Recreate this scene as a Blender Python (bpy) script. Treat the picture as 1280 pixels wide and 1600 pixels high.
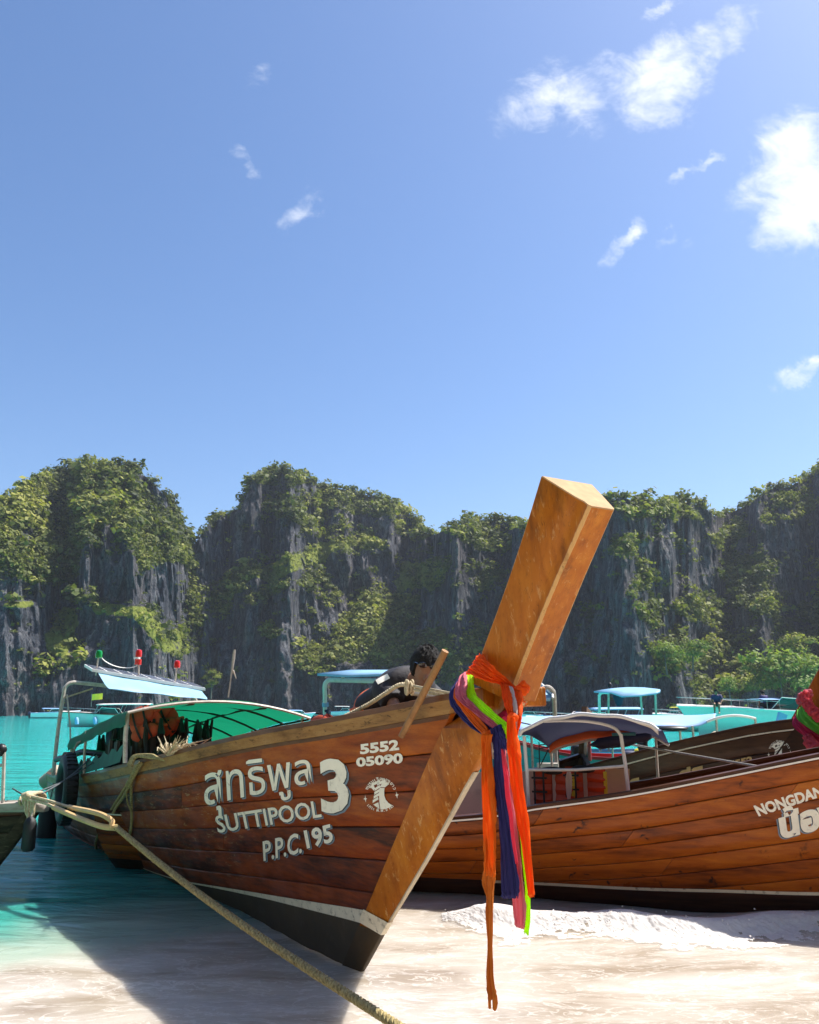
import bpy, bmesh, math, random
import numpy as np
from mathutils import Vector, Matrix
random.seed(7); RNG = np.random.default_rng(7)
for o in list(bpy.data.objects): bpy.data.objects.remove(o)
scene = bpy.context.scene
COL = scene.collection
rad = math.radians

# ---------------------------------------------------------------- camera, sky, sun, exposure
FPX = 1300.0                              # focal length in pixels of the 1280x1600 photograph
PITCH = math.atan(308 / FPX)
EYE = np.array([0.0, 0.0, 1.6])
cam_data = bpy.data.cameras.new('camera')
cam = bpy.data.objects.new('camera', cam_data); COL.objects.link(cam)
cam.location = EYE; cam.rotation_euler = (math.pi / 2 + PITCH, 0, 0)
cam_data.sensor_fit = 'VERTICAL'; cam_data.sensor_height = 30; cam_data.sensor_width = 24
cam_data.lens = 30 * FPX / 1600
cam_data.clip_start = 0.05; cam_data.clip_end = 6000
scene.camera = cam
scene.render.resolution_x, scene.render.resolution_y = 819, 1024

SUN_DIR = Vector((0.60, 0.25, 1.0)).normalized()     # towards the sun
SUN_EL = math.asin(SUN_DIR.z); SUN_AZ = math.atan2(SUN_DIR.x, SUN_DIR.y)
world = bpy.data.worlds.new('World'); scene.world = world; world.use_nodes = True

def ray(px, py):
    cx = (px - 640) / FPX; cy = (800 - py) / FPX
    c, s = math.cos(PITCH), math.sin(PITCH)
    return np.array([cx, c - cy * s, s + cy * c])

class G:                                   # a small node-graph helper
    def __init__(s, tree):
        s.t = tree; s.n = tree.nodes; s.l = tree.links; s.n.clear()
    def node(s, typ, **kw):
        nd = s.n.new(typ)
        for k, v in kw.items():
            setattr(nd, k, v)
        return nd
    def put(s, sock, v):
        if hasattr(v, 'is_output'): s.l.new(v, sock)
        elif v is not None:
            if sock.type == 'RGBA' and len(v) == 3: v = (*v, 1)
            sock.default_value = v
    def math(s, op, a, b=None, c=None, clamp=False):
        nd = s.node('ShaderNodeMath', operation=op, use_clamp=clamp)
        for i, v in enumerate((a, b, c)):
            if v is not None: s.put(nd.inputs[i], v)
        return nd.outputs[0]
    def vmath(s, op, a, b=None, out=0):
        nd = s.node('ShaderNodeVectorMath', operation=op)
        s.put(nd.inputs[0], a)
        if b is not None: s.put(nd.inputs[1], b)
        return nd.outputs[out]
    def mix(s, f, a, b, blend='MIX'):
        nd = s.node('ShaderNodeMix', data_type='RGBA', blend_type=blend)
        s.put(nd.inputs['Factor'], f); s.put(nd.inputs[6], a); s.put(nd.inputs[7], b)
        return nd.outputs[2]
    def noise(s, vec, scale, detail=4, rough=.55, dist=0, dim='3D', out=0):
        nd = s.node('ShaderNodeTexNoise', noise_dimensions=dim)
        if vec is not None: s.put(nd.inputs['Vector'], vec)
        s.put(nd.inputs['Scale'], scale); s.put(nd.inputs['Detail'], detail)
        s.put(nd.inputs['Roughness'], rough); s.put(nd.inputs['Distortion'], dist)
        return nd.outputs[out]
    def ramp(s, f, stops):
        nd = s.node('ShaderNodeValToRGB'); e = nd.color_ramp.elements
        while len(e) < len(stops): e.new(.5)
        for k, (p, c) in zip(e, stops):
            k.position = p; k.color = (*c, 1) if len(c) == 3 else c
        s.put(nd.inputs[0], f); return nd.outputs[0]
    def rng(s, v, a, b, c=0., d=1., smooth=True):
        nd = s.node('ShaderNodeMapRange', interpolation_type='SMOOTHSTEP' if smooth else 'LINEAR')
        for i, q in enumerate((v, a, b, c, d)): s.put(nd.inputs[i], q)
        return nd.outputs[0]
    def coord(s, which='Object'):
        return s.node('ShaderNodeTexCoord').outputs[which]
    def mapping(s, vec, scale=(1, 1, 1), rot=(0, 0, 0), loc=(0, 0, 0)):
        nd = s.node('ShaderNodeMapping')
        s.put(nd.inputs[0], vec); s.put(nd.inputs['Scale'], scale); s.put(nd.inputs['Rotation'], rot); s.put(nd.inputs['Location'], loc)
        return nd.outputs[0]
    def bump(s, h, strength=.3, dist=.02, normal=None):
        nd = s.node('ShaderNodeBump'); s.put(nd.inputs['Strength'], strength); s.put(nd.inputs['Distance'], dist)
        s.put(nd.inputs['Height'], h)
        if normal is not None: s.put(nd.inputs['Normal'], normal)
        return nd.outputs[0]

def build_world():
    g = G(world.node_tree)
    sky = g.node('ShaderNodeTexSky', sky_type='NISHITA')
    sky.sun_disc = False; sky.sun_elevation = SUN_EL; sky.sun_rotation = SUN_AZ
    sky.altitude = 0; sky.air_density = 1.0; sky.dust_density = 1.2; sky.ozone_density = 2.5
    d = g.coord('Generated')
    sp = g.node('ShaderNodeSeparateXYZ'); g.put(sp.inputs[0], d)
    x, y, z = sp.outputs
    ys = g.math('MAXIMUM', y, 0.05)
    u = g.math('DIVIDE', x, ys); v = g.math('DIVIDE', z, ys)
    cb = g.node('ShaderNodeCombineXYZ'); g.put(cb.inputs[0], u); g.put(cb.inputs[1], v); g.put(cb.inputs[2], 0.)
    uv = cb.outputs[0]
    warp = g.noise(uv, 9, 6, .62, out=1)
    wv = g.vmath('SCALE', g.vmath('SUBTRACT', warp, (.5, .5, .5)), None)
    wv.node.inputs['Scale'].default_value = .12
    uvw = g.vmath('ADD', uv, wv)
    total = None
    def at(px, py):
        r = ray(px, py); return r[0] / r[1], r[2] / r[1]
    CL = [  # centre, half-length, half-width in pixels, tilt, thickness of the cloud
        (835, 140, 66, 42, 40, .85), (905, 150, 62, 46, -18, .95), (960, 125, 58, 36, 8, .8), (1045, 118, 72, 54, 42, 1.25), (1112, 50, 64, 28, 40, .85), (1028, 18, 36, 8, 22, .5),
        (1232, 262, 88, 56, 48, 1.3), (1282, 300, 96, 84, 0, 1.45), (1226, 345, 46, 42, 60, 1.0), (1090, 272, 44, 9, 28, .6), (976, 372, 38, 13, 52, .8), (1030, 368, 26, 13, 58, .5), (1062, 372, 26, 8, 40, .4),
        (1268, 580, 62, 14, 16, .95), (468, 338, 40, 20, 38, .52), (395, 255, 28, 10, -32, .38), (398, 126, 26, 20, 18, .3), (352, 178, 20, 8, 30, .22), (1180, 22, 18, 9, 50, .3), (160, 800, 60, 10, 20, .0)]
    for px, py, a, b, rot, wt in CL:
        cx, cy = at(px, py)
        ex = at(px + 10, py); ey = at(px, py - 10)
        sx = (ex[0] - cx) / 10; sy = (ey[1] - cy) / 10
        q = g.vmath('SUBTRACT', uvw, (cx, cy, 0))
        q = g.vmath('MULTIPLY', q, (1 / sx, 1 / sy, 0))
        q = g.mapping(q, rot=(0, 0, rad(-rot)))
        q = g.vmath('MULTIPLY', q, (.9 / a, .9 / b, 0))
        ln = g.vmath('LENGTH', q, out=1)
        m = g.rng(ln, 1.75, 0.15, 0., wt * (1.5 if wt < .7 else 1.05))
        total = m if total is None else g.math('MAXIMUM', total, m)
    wisp = g.noise(g.mapping(uv, scale=(1, 1.35, 1), rot=(0, 0, rad(-42))), 15, 10, .66, .35)
    dens = g.math('ADD', total, g.math('MULTIPLY', g.math('SUBTRACT', wisp, .5), g.rng(total, .0, .25, .0, 2.3)))
    dens = g.rng(dens, .28, 1.75)
    front = g.rng(y, .1, .3)
    dens = g.math('MULTIPLY', dens, front)
    hs = g.node('ShaderNodeHueSaturation'); hs.inputs['Saturation'].default_value = 1.12; g.put(hs.inputs['Color'], sky.outputs[0])
    skyc = g.node('ShaderNodeMix', data_type='RGBA', blend_type='MULTIPLY')
    g.put(skyc.inputs['Factor'], 1.); g.put(skyc.inputs[6], hs.outputs[0]); g.put(skyc.inputs[7], SKY_TINT)
    col = g.mix(g.math('MULTIPLY', dens, .93), skyc.outputs[2], CLOUD)
    bg = g.node('ShaderNodeBackground'); g.put(bg.inputs[0], col); bg.inputs[1].default_value = SKY_STRENGTH
    out = g.node('ShaderNodeOutputWorld'); g.l.new(bg.outputs[0], out.inputs[0])

SKY_STRENGTH = 0.100
SKY_TINT = (.965, 1.0, 1.075)
CLOUD = (6.9, 7.1, 7.4)
build_world()
sun_data = bpy.data.lights.new('sun', 'SUN'); sun_data.energy = 5.0; sun_data.angle = rad(0.53); sun_data.color = (1.0, 0.955, 0.88)
sun = bpy.data.objects.new('sun', sun_data); COL.objects.link(sun)
sun.rotation_euler = (-SUN_DIR).to_track_quat('-Z', 'Y').to_euler()
sun.location = (30, 40, 70)
vs = scene.view_settings
vs.view_transform = 'Standard'; vs.look = 'None'; vs.exposure = 0.84; vs.gamma = 1; vs.use_curve_mapping = False
scene.display_settings.display_device = 'sRGB'
cy = scene.cycles
cy.use_denoising = True; cy.max_bounces = 8; cy.diffuse_bounces = 4; cy.glossy_bounces = 3; cy.transparent_max_bounces = 8
cy.sample_clamp_indirect = 6; cy.caustics_reflective = False; cy.caustics_refractive = False

# ---------------------------------------------------------------- mesh helpers
class MB:
    def __init__(s): s.v = []; s.f = []
    def add(s, vs_, fs_):
        o = len(s.v); s.v.extend([tuple(p) for p in vs_]); s.f.extend([tuple(i + o for i in f) for f in fs_]); return s
    def grid(s, rows, closed=False, flip=False):
        n = len(rows[0]); o = len(s.v)
        for r in rows: s.v.extend([tuple(p) for p in r])
        for i in range(len(rows) - 1):
            for j in range(n if closed else n - 1):
                a, b = o + i * n + j, o + i * n + (j + 1) % n
                q = (a, b, b + n, a + n)
                s.f.append(q[::-1] if flip else q)
        return s
    def tube(s, pts, r, n=8, caps=True, up=None):
        P = [Vector(p) for p in pts]; R = r if hasattr(r, '__len__') else [r] * len(P)
        rows = []; prev = None
        for i, p in enumerate(P):
            t = (P[min(i + 1, len(P) - 1)] - P[max(i - 1, 0)])
            t = t.normalized() if t.length > 1e-9 else Vector((0, 0, 1))
            if prev is None:
                a = t.cross(Vector((0, 0, 1)) if abs(t.z) < .9 else Vector((1, 0, 0))).normalized()
            else:
                a = (prev - t * prev.dot(t)).normalized()
            prev = a; b = t.cross(a)
            rows.append([p + (a * math.cos(2 * math.pi * k / n) + b * math.sin(2 * math.pi * k / n)) * R[i] for k in range(n)])
        o = len(s.v); s.grid(rows, True)
        if caps:
            s.f.append(tuple(o + k for k in range(n))[::-1]); e = o + (len(P) - 1) * n
            s.f.append(tuple(e + k for k in range(n)))
        return s
    def box(s, c, size, R=None, taper=1.0):
        c = Vector(c); hx, hy, hz = [q / 2 for q in size]; vv = []
        for z in (-1, 1):
            k = taper if z > 0 else 1
            for x, y in ((-1, -1), (1, -1), (1, 1), (-1, 1)):
                p = Vector((x * hx * k, y * hy * k, z * hz)); vv.append(c + (R @ p if R else p))
        return s.add(vv, [(3, 2, 1, 0), (4, 5, 6, 7), (0, 1, 5, 4), (1, 2, 6, 5), (2, 3, 7, 6), (3, 0, 4, 7)])
    def beam(s, a, b, w, h, up=(0, 0, 1)):
        a, b = Vector(a), Vector(b); t = (b - a).normalized(); u = Vector(up)
        sd = t.cross(u).normalized(); u = sd.cross(t).normalized()
        vv = [p + sd * i * w / 2 + u * j * h / 2 for p in (a, b) for i, j in ((-1, -1), (1, -1), (1, 1), (-1, 1))]
        return s.add(vv, [(0, 1, 2, 3), (7, 6, 5, 4), (0, 4, 5, 1), (1, 5, 6, 2), (2, 6, 7, 3), (3, 7, 4, 0)])
    def ell(s, c, r, R=None, nu=12, nv=8, fn=None):
        c = Vector(c); r = (r, r, r) if not hasattr(r, '__len__') else r; rows = []
        for i in range(nv + 1):
            th = math.pi * i / nv; row = []
            for j in range(nu):
                ph = 2 * math.pi * j / nu
                p = Vector((r[0] * math.sin(th) * math.cos(ph), r[1] * math.sin(th) * math.sin(ph), r[2] * math.cos(th)))
                if fn: p = p * fn(p)
                row.append(c + (R @ p if R else p))
            rows.append(row)
        return s.grid(rows, True, True)
    def prism(s, poly, a, b):     # poly: list of 3D points, extruded from offset vector a to b
        a, b = Vector(a), Vector(b); n = len(poly)
        vv = [Vector(p) + a for p in poly] + [Vector(p) + b for p in poly]
        return s.add(vv, [tuple(range(n))[::-1], tuple(range(n, 2 * n))] + [(i, (i + 1) % n, n + (i + 1) % n, n + i) for i in range(n)])
    def build(s, name, mat, parent=None, smooth=True, label=None, bevel=0, fix=True, kind=None):
        me = bpy.data.meshes.new(name); me.from_pydata([tuple(p) for p in s.v], [], s.f)
        if fix:
            bm = bmesh.new(); bm.from_mesh(me)
            bmesh.ops.recalc_face_normals(bm, faces=bm.faces)
            if bevel:
                es = [e for e in bm.edges if len(e.link_faces) == 2 and e.calc_face_angle() > .6]
                bmesh.ops.bevel(bm, geom=es, offset=bevel, segments=1, affect='EDGES')
            bm.to_mesh(me); bm.free()
        if mat: me.materials.append(mat)
        if smooth:
            me.shade_smooth(); me.set_sharp_from_angle(angle=rad(40))
        o = bpy.data.objects.new(name, me); COL.objects.link(o)
        if parent: o.parent = parent
        if label: o['label'] = label
        if kind: o['kind'] = kind
        return o

def np_mesh(name, V, F, mat, smooth=True, attrs=None):
    me = bpy.data.meshes.new(name); V = np.asarray(V, np.float32); F = np.asarray(F, np.int32); k = F.shape[1]
    me.vertices.add(len(V)); me.vertices.foreach_set('co', V.ravel())
    me.loops.add(F.size); me.loops.foreach_set('vertex_index', F.ravel())
    me.polygons.add(len(F)); me.polygons.foreach_set('loop_start', np.arange(0, F.size, k, dtype=np.int32))
    me.update(calc_edges=True)
    for an, av in (attrs or {}).items():
        me.attributes.new(an, 'FLOAT', 'POINT').data.foreach_set('value', np.asarray(av, np.float32).ravel())
    if smooth: me.shade_smooth()
    if mat: me.materials.append(mat)
    o = bpy.data.objects.new(name, me); COL.objects.link(o); return o

def tag(o, label, cat, group=None):
    o['label'] = label; o['category'] = cat
    if group: o['group'] = group
    return o
def thing(name, label, cat, loc=(0, 0, 0), rz=0, group=None):
    o = bpy.data.objects.new(name, None); COL.objects.link(o); o.empty_display_size = .2
    o.location = loc; o.rotation_euler = (0, 0, rz); return tag(o, label, cat, group)

def spline(pts, n=8):                      # Catmull-Rom through the points
    P = [np.array(p, float) for p in pts]; P = [2 * P[0] - P[1]] + P + [2 * P[-1] - P[-2]]; out = []
    for i in range(1, len(P) - 2):
        for k in range(n):
            t = k / n; a, b, c, d = P[i - 1], P[i], P[i + 1], P[i + 2]
            out.append(.5 * ((2 * b) + (c - a) * t + (2 * a - 5 * b + 4 * c - d) * t * t + (3 * b - a - 3 * c + d) * t ** 3))
    out.append(P[-2]); return out

def hash3(i, seed):
    h = np.sin(i[..., 0] * 127.1 + i[..., 1] * 311.7 + i[..., 2] * 74.7 + seed * 19.19) * 43758.5453
    return (h - np.floor(h)) * 2 - 1
def vnoise(p, seed=0):
    i = np.floor(p); f = p - i; u = f * f * (3 - 2 * f); r = 0
    for dx in (0, 1):
        for dy in (0, 1):
            for dz in (0, 1):
                w = (u[..., 0] if dx else 1 - u[..., 0]) * (u[..., 1] if dy else 1 - u[..., 1]) * (u[..., 2] if dz else 1 - u[..., 2])
                r = r + w * hash3(i + np.array([dx, dy, dz]), seed)
    return r
def fbm(p, octv=4, seed=0, gain=.5):
    a, s, t = 1., 0., 0.
    for k in range(octv):
        s = s + a * vnoise(p * 2 ** k, seed + k * 7); t += a; a *= gain
    return s / t

# ---------------------------------------------------------------- materials
def new_mat(name):
    m = bpy.data.materials.new(name); m.use_nodes = True; return m, G(m.node_tree)
def finish(g, col, rough=.5, normal=None, metal=0., spec=.5, coat=0., trans=None, sss=None, alpha=None, emit=None):
    b = g.node('ShaderNodeBsdfPrincipled')
    g.put(b.inputs['Base Color'], col); g.put(b.inputs['Roughness'], rough); g.put(b.inputs['Metallic'], metal)
    g.put(b.inputs['Specular IOR Level'], spec); g.put(b.inputs['Coat Weight'], coat); b.inputs['Coat Roughness'].default_value = .15
    if normal is not None: g.put(b.inputs['Normal'], normal)
    sh = b.outputs[0]
    if trans is not None:                   # thin cloth lets light through
        t = g.node('ShaderNodeBsdfTranslucent'); g.put(t.inputs[0], trans[1])
        mx = g.node('ShaderNodeMixShader'); mx.inputs[0].default_value = trans[0]
        g.l.new(sh, mx.inputs[1]); g.l.new(t.outputs[0], mx.inputs[2]); sh = mx.outputs[0]
    o = g.node('ShaderNodeOutputMaterial'); g.l.new(sh, o.inputs[0])
def plain(name, col, rough=.5, metal=0., var=.18, scale=6., bump=.15, bscale=40., dist=.004, coat=0., trans=None, dirt=0., rnd=0.):
    m, g = new_mat(name); c = g.coord()
    n = g.noise(c, scale, 5, .6)
    k = g.rng(n, .25, .75, 1 - var, 1 + var, False)
    if rnd:
        oi = g.node('ShaderNodeObjectInfo').outputs['Random']
        k = g.math('MULTIPLY', k, g.rng(oi, 0, 1, 1 - rnd, 1 + rnd, False))
    base = g.mix(1., col, g.mix(1., (1, 1, 1), k, 'MULTIPLY'), 'MULTIPLY')
    if dirt:
        base = g.mix(g.rng(g.noise(c, scale * 2.3, 6, .7), .52, .75, 0, dirt), base, (.09, .065, .045))
    finish(g, base, rough, g.bump(g.noise(c, bscale, 4, .6), bump, dist), metal, .5, coat, (trans, col) if isinstance(trans, float) else trans)
    return m

def wood(name, dark, mid, light, along=(1.0, 16, 16), rough=.42, coat=.25, wear=0., wearcol=(.42, .33, .2), knots=.0, grime=.35, bump=.25, rnd=.25, wear_x=None, edge=False):
    m, g = new_mat(name); c = g.coord()
    oi = g.node('ShaderNodeObjectInfo').outputs['Random']
    off = g.node('ShaderNodeCombineXYZ'); g.put(off.inputs[0], g.math('MULTIPLY', oi, 37.)); g.put(off.inputs[1], g.math('MULTIPLY', oi, 11.)); g.put(off.inputs[2], g.math('MULTIPLY', oi, 23.))
    cc = g.vmath('ADD', c, off.outputs[0])
    w = g.noise(g.mapping(cc, tuple(.35 * a for a in along)), 1.4, 3, .5, .4)
    grain = g.noise(g.mapping(cc, along), 2.2, 7, .62, .35)
    fine = g.noise(g.mapping(cc, tuple(a * s_ for a, s_ in zip(along, (1.3, 5, 5)))), 3., 4, .6)
    t = g.math('ADD', g.math('MULTIPLY', w, .55), g.math('MULTIPLY', grain, .45))
    t = g.math('ADD', t, g.math('MULTIPLY', g.math('SUBTRACT', oi, .5), rnd))
    base = g.ramp(t, [(.30, dark), (.48, mid), (.68, light)])
    base = g.mix(g.rng(fine, .52, .75, 0, .35), base, dark)
    if knots:
        vo = g.node('ShaderNodeTexVoronoi', feature='F1'); g.put(vo.inputs['Vector'], g.mapping(g.vmath('ADD', cc, g.vmath('SCALE', g.noise(cc, 5, 3, out=1), None)), (2.2, 5.5, 5.5)))
        vo.inputs['Scale'].default_value = .75
        kn = g.math('MULTIPLY', g.rng(vo.outputs['Distance'], .22, .05), g.rng(g.noise(cc, 3.3, 2), .42, .55))
        base = g.mix(g.math('MULTIPLY', kn, knots), base, (.018, .008, .006))
    gr = g.rng(g.noise(g.mapping(c, (1.0, 2.5, 2.5)), 1.7, 6, .66), .5, .8, 0, grime)
    base = g.mix(gr, base, tuple(.45 * k for k in dark))
    if edge:
        ea = g.node('ShaderNodeAttribute', attribute_name='edge').outputs['Fac']
        en = g.noise(g.mapping(c, (14, 14, 6)), 2.2, 6, .7)
        base = g.mix(g.rng(g.math('ADD', ea, g.math('MULTIPLY', g.math('SUBTRACT', en, .5), .22)), .93, .99, 0, .8), base, (.62, .38, .15))
        base = g.mix(g.rng(g.noise(g.mapping(c, (5, 5, 1.6)), 1.3, 5, .65, .6), .54, .72, 0, .65), base, (.10, .03, .006))
        ck = g.noise(g.mapping(cc, (15, 15, .55)), 1.8, 3, .5)
        base = g.mix(g.rng(g.math('ABSOLUTE', g.math('SUBTRACT', ck, .5)), .006, .002, 0, .45), base, (.03, .011, .004))
    if wear:
        wn = g.noise(g.mapping(c, (3.0, 16, 16) if along[0] < 5 else (14, 14, 3.0)), 2.4, 8, .72, .6)
        wf = g.rng(wn, .565, .64, 0, wear)
        if wear_x:
            sp = g.node('ShaderNodeSeparateXYZ'); g.put(sp.inputs[0], c)
            wf = g.math('MULTIPLY', wf, g.rng(sp.outputs[0], wear_x[0], wear_x[1]))
            if len(wear_x) > 2: wf = g.math('MULTIPLY', wf, g.rng(sp.outputs[2], wear_x[2], wear_x[3]))
        base = g.mix(wf, base, wearcol)
    h = g.math('ADD', g.math('MULTIPLY', grain, .6), g.math('MULTIPLY', fine, .4))
    rr = g.rng(g.noise(c, 4., 4), .3, .7, rough - .1, rough + .18, False)
    finish(g, base, rr, g.bump(h, bump, .004), 0, .22, coat * .4)
    return m

MAT = {}
MAT['plank'] = wood('hull_wood', (.05, .0085, .001), (.26, .045, .0025), (.42, .105, .008), coat=.1, wear=.6, wearcol=(.42, .29, .14), wear_x=(-.9, -2.0, .1, .5), grime=.55)
MAT['stem'] = wood('stem_wood', (.13, .034, .003), (.36, .105, .006), (.50, .18, .014), along=(9, 9, 1.1), wear=.45, wearcol=(.66, .42, .17), grime=.3, rough=.36, rnd=.05)
MAT['post'] = wood('post_wood', (.15, .036, .003), (.38, .108, .006), (.52, .18, .014), along=(8, 8, .8), wear=.30, wearcol=(.7, .45, .2), grime=.22, rough=.34, coat=.2, rnd=.05, edge=True)
MAT['plank2'] = wood('varnished_pine', (.10, .019, .0015), (.33, .072, .0035), (.48, .135, .008), knots=.95, grime=.35, coat=.2, rough=.36, rnd=.14)
MAT['plank3'] = wood('dark_hull_wood', (.020, .008, .005), (.055, .020, .010), (.10, .042, .018), grime=.4)
MAT['end_grain'] = plain('end_grain', (.47, .29, .14), .85, var=.2, scale=18, bump=.3)
MAT['rail'] = wood('worn_rail_wood', (.11, .045, .015), (.32, .16, .05), (.46, .27, .10), wear=.75, wearcol=(.04, .018, .008), grime=.5, coat=.05, rough=.55)
MAT['rail_dark'] = wood('dark_rail_wood', (.035, .011, .005), (.095, .032, .012), (.17, .065, .024), grime=.4, coat=.3)
MAT['grey_wood'] = wood('weathered_grey_wood', (.16, .13, .105), (.38, .33, .28), (.55, .50, .44), rough=.8, coat=0, grime=.5)
MAT['dark_wood'] = wood('old_dark_wood', (.018, .011, .007), (.05, .030, .018), (.10, .065, .04), rough=.7, coat=0, wear=.3, wearcol=(.3, .22, .13))
MAT['bamboo'] = wood('pole_wood', (.09, .035, .012), (.22, .10, .035), (.34, .18, .07), along=(12, 12, 2), rough=.5, coat=.1)
MAT['inner'] = plain('inner_hull_paint', (.10, .05, .03), .7, dirt=.4)
MAT['seam'] = plain('caulked_seam', (.012, .006, .004), .8)
MAT['bottom'] = plain('bottom_paint', (.050, .029, .010), .6, var=.45, scale=3, dirt=.6)
MAT['bottom_blue'] = plain('blue_bottom_paint', (.07, .13, .16), .5, var=.35, scale=3, dirt=.5)
MAT['boot'] = plain('white_waterline_paint', (.74, .66, .52), .6, var=.12, scale=9, dirt=.85)
MAT['strip'] = plain('pale_strip', (.50, .41, .29), .6, var=.2, dirt=.6)
MAT['white_line'] = plain('white_line_paint', (.8, .76, .70), .5, var=.06)
MAT['letter'] = plain('cream_letter_paint', (.93, .87, .74), .55, var=.07, dirt=.45, scale=9)
MAT['letter_old'] = plain('faded_gold_paint', (.55, .36, .14), .6, var=.3, dirt=.5, scale=9)
MAT['letter_shade'] = plain('blue_grey_letter_paint', (.19, .25, .32), .5, var=.15)
MAT['letter_dark'] = plain('dark_letter_outline_paint', (.014, .014, .02), .5)
MAT['metal'] = plain('painted_pipe', (.56, .50, .43), .4, .1, var=.25, scale=14, dirt=.7)
MAT['white_pipe'] = plain('white_pipe_paint', (.78, .77, .74), .4, var=.08, dirt=.3)
MAT['dark_metal'] = plain('oily_metal', (.022, .022, .024), .42, .4, var=.4, dirt=.3)
MAT['steel'] = plain('steel', (.4, .4, .41), .3, .8, var=.2, dirt=.3)
MAT['green_tarp'] = plain('green_tarpaulin', (.012, .15, .095), .6, var=.5, scale=2.2, bump=.5, bscale=6, dist=.03, trans=(.5, (.004, .21, .10)), dirt=.5)
MAT['green_net'] = plain('green_netting', (.02, .12, .085), .8, var=.3)
MAT['blue_tarp'] = plain('light_blue_tarpaulin', (.33, .57, .78), .5, var=.1, scale=3, bump=.25, bscale=9, dist=.01, trans=(.25, (.42, .68, .9)))
MAT['blue_cloth'] = plain('mid_blue_canvas', (.27, .45, .74), .6, var=.1, scale=3, bump=.25, bscale=9, dist=.01)
MAT['navy_cloth'] = plain('navy_canvas', (.028, .034, .085), .7, var=.2)
MAT['slate_cloth'] = plain('slate_blue_canvas', (.05, .052, .10), .8, var=.15, scale=3, bump=.3, bscale=9, dist=.01, trans=(.12, (.06, .065, .13)))
MAT['cream_cloth'] = plain('cream_panel', (.64, .56, .46), .65, var=.1, scale=4, bump=.2, bscale=7, dist=.01, dirt=.25)
MAT['solar'] = plain('solar_cells', (.10, .10, .125), .25, var=.2, scale=20)
MAT['orange_vest'] = plain('orange_vest_foam', (.56, .085, .035), .75, var=.2, bump=.4, bscale=30, dist=.006, dirt=.25, rnd=.15)
MAT['vest_strap'] = plain('black_webbing', (.02, .02, .022), .7)
MAT['yellow'] = plain('yellow_cloth', (.80, .66, .05), .6, var=.08, trans=.2)
MAT['tyre'] = plain('black_rubber', (.016, .016, .018), .6, var=.3, bump=.4, bscale=60)
MAT['red'] = plain('red_paint', (.40, .03, .03), .45, var=.2, dirt=.3)
MAT['red_light'] = plain('red_lens', (.62, .02, .02), .2, var=.05, coat=.5)
MAT['green_light'] = plain('green_lens', (.0, .25, .05), .2, var=.05, coat=.5)
MAT['teal_paint'] = plain('teal_paint', (.06, .25, .27), .45, var=.2)
MAT['gel'] = plain('white_gelcoat', (.86, .80, .75), .25, var=.05, scale=2, bump=.02, coat=.4)
MAT['gel_teal'] = plain('pale_teal_gelcoat', (.66, .68, .63), .25, var=.06, scale=2, bump=.02, coat=.4)
MAT['glass'] = plain('tinted_glass', (.02, .03, .035), .08, var=.05, bump=0, coat=.6)
MAT['beige'] = plain('beige_float', (.46, .37, .26), .6, var=.15, dirt=.3)
MAT['skin'] = plain('skin', (.30, .145, .085), .5, var=.12, scale=12, bump=.05)
MAT['hair'] = plain('black_hair', (.006, .005, .005), .9, var=.3, bump=.8, bscale=70, dist=.01)
MAT['shirt'] = plain('black_shirt', (.020, .017, .021), .75, var=.2, bump=.5, bscale=9, dist=.025)
MAT['shirt_navy'] = plain('navy_shirt', (.045, .035, .12), .75, var=.2, bump=.4, bscale=9, dist=.02)
MAT['shorts'] = plain('orange_shorts', (.72, .12, .015), .7, var=.12, bump=.4, bscale=14, dist=.01)
MAT['lens'] = plain('sunglass_lens', (.012, .012, .016), .08, coat=1.)
def cloth(name, col, glow=.4, sat=None):
    m, g = new_mat(name); c = g.coord('UV')
    ob = g.coord()
    n = g.noise(g.mapping(ob, (26, 26, 1.5)), 1.6, 4, .6)
    k = g.rng(n, .3, .7, .78, 1.12, False)
    base = g.mix(1., col, g.mix(1., (1, 1, 1), k, 'MULTIPLY'), 'MULTIPLY')
    finish(g, base, .7, g.bump(n, .5, .012), 0, .25, 0, (glow, sat or col))
    return m
MAT['s_orange'] = cloth('orange_chiffon', (.93, .15, .008), .5, (1., .26, .012))
MAT['s_orange_old'] = cloth('faded_orange_chiffon', (.85, .20, .012), .45, (1., .30, .015))
MAT['s_orange_dirty'] = cloth('dirty_orange_chiffon', (.55, .17, .02), .3, (.7, .24, .03))
MAT['s_navy'] = cloth('navy_chiffon', (.028, .024, .13), .15)
MAT['s_pink'] = cloth('pink_chiffon', (.84, .24, .30), .4)
MAT['s_pink_shade'] = cloth('shaded_pink_chiffon', (.85, .07, .14), .4)  # the pink chiffon again, with shade put into its colour
MAT['s_white'] = cloth('white_chiffon', (.85, .74, .66), .4)
MAT['s_lime'] = cloth('lime_chiffon', (.52, .95, .005), .45, (.7, 1., .01))
MAT['s_green'] = cloth('green_satin', (.16, .55, .05), .3)
MAT['s_red'] = cloth('magenta_satin', (.55, .02, .08), .3)
MAT['garland'] = cloth('pink_garland', (.85, .10, .13), .3)
def rope_mat(name, a, b):
    m, g = new_mat(name); c = g.coord()
    n = g.noise(c, 55, 4, .65); base = g.ramp(n, [(.3, a), (.7, b)])
    finish(g, base, .85, g.bump(g.noise(c, 160, 3, .6), .6, .003))
    return m
MAT['rope'] = rope_mat('old_straw_rope', (.15, .105, .035), (.48, .39, .17))
MAT['rope_pale'] = rope_mat('pale_rope', (.34, .26, .14), (.66, .56, .38))
MAT['hose'] = plain('yellowish_hose', (.62, .41, .18), .5, var=.18, scale=9, dirt=.25)
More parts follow.
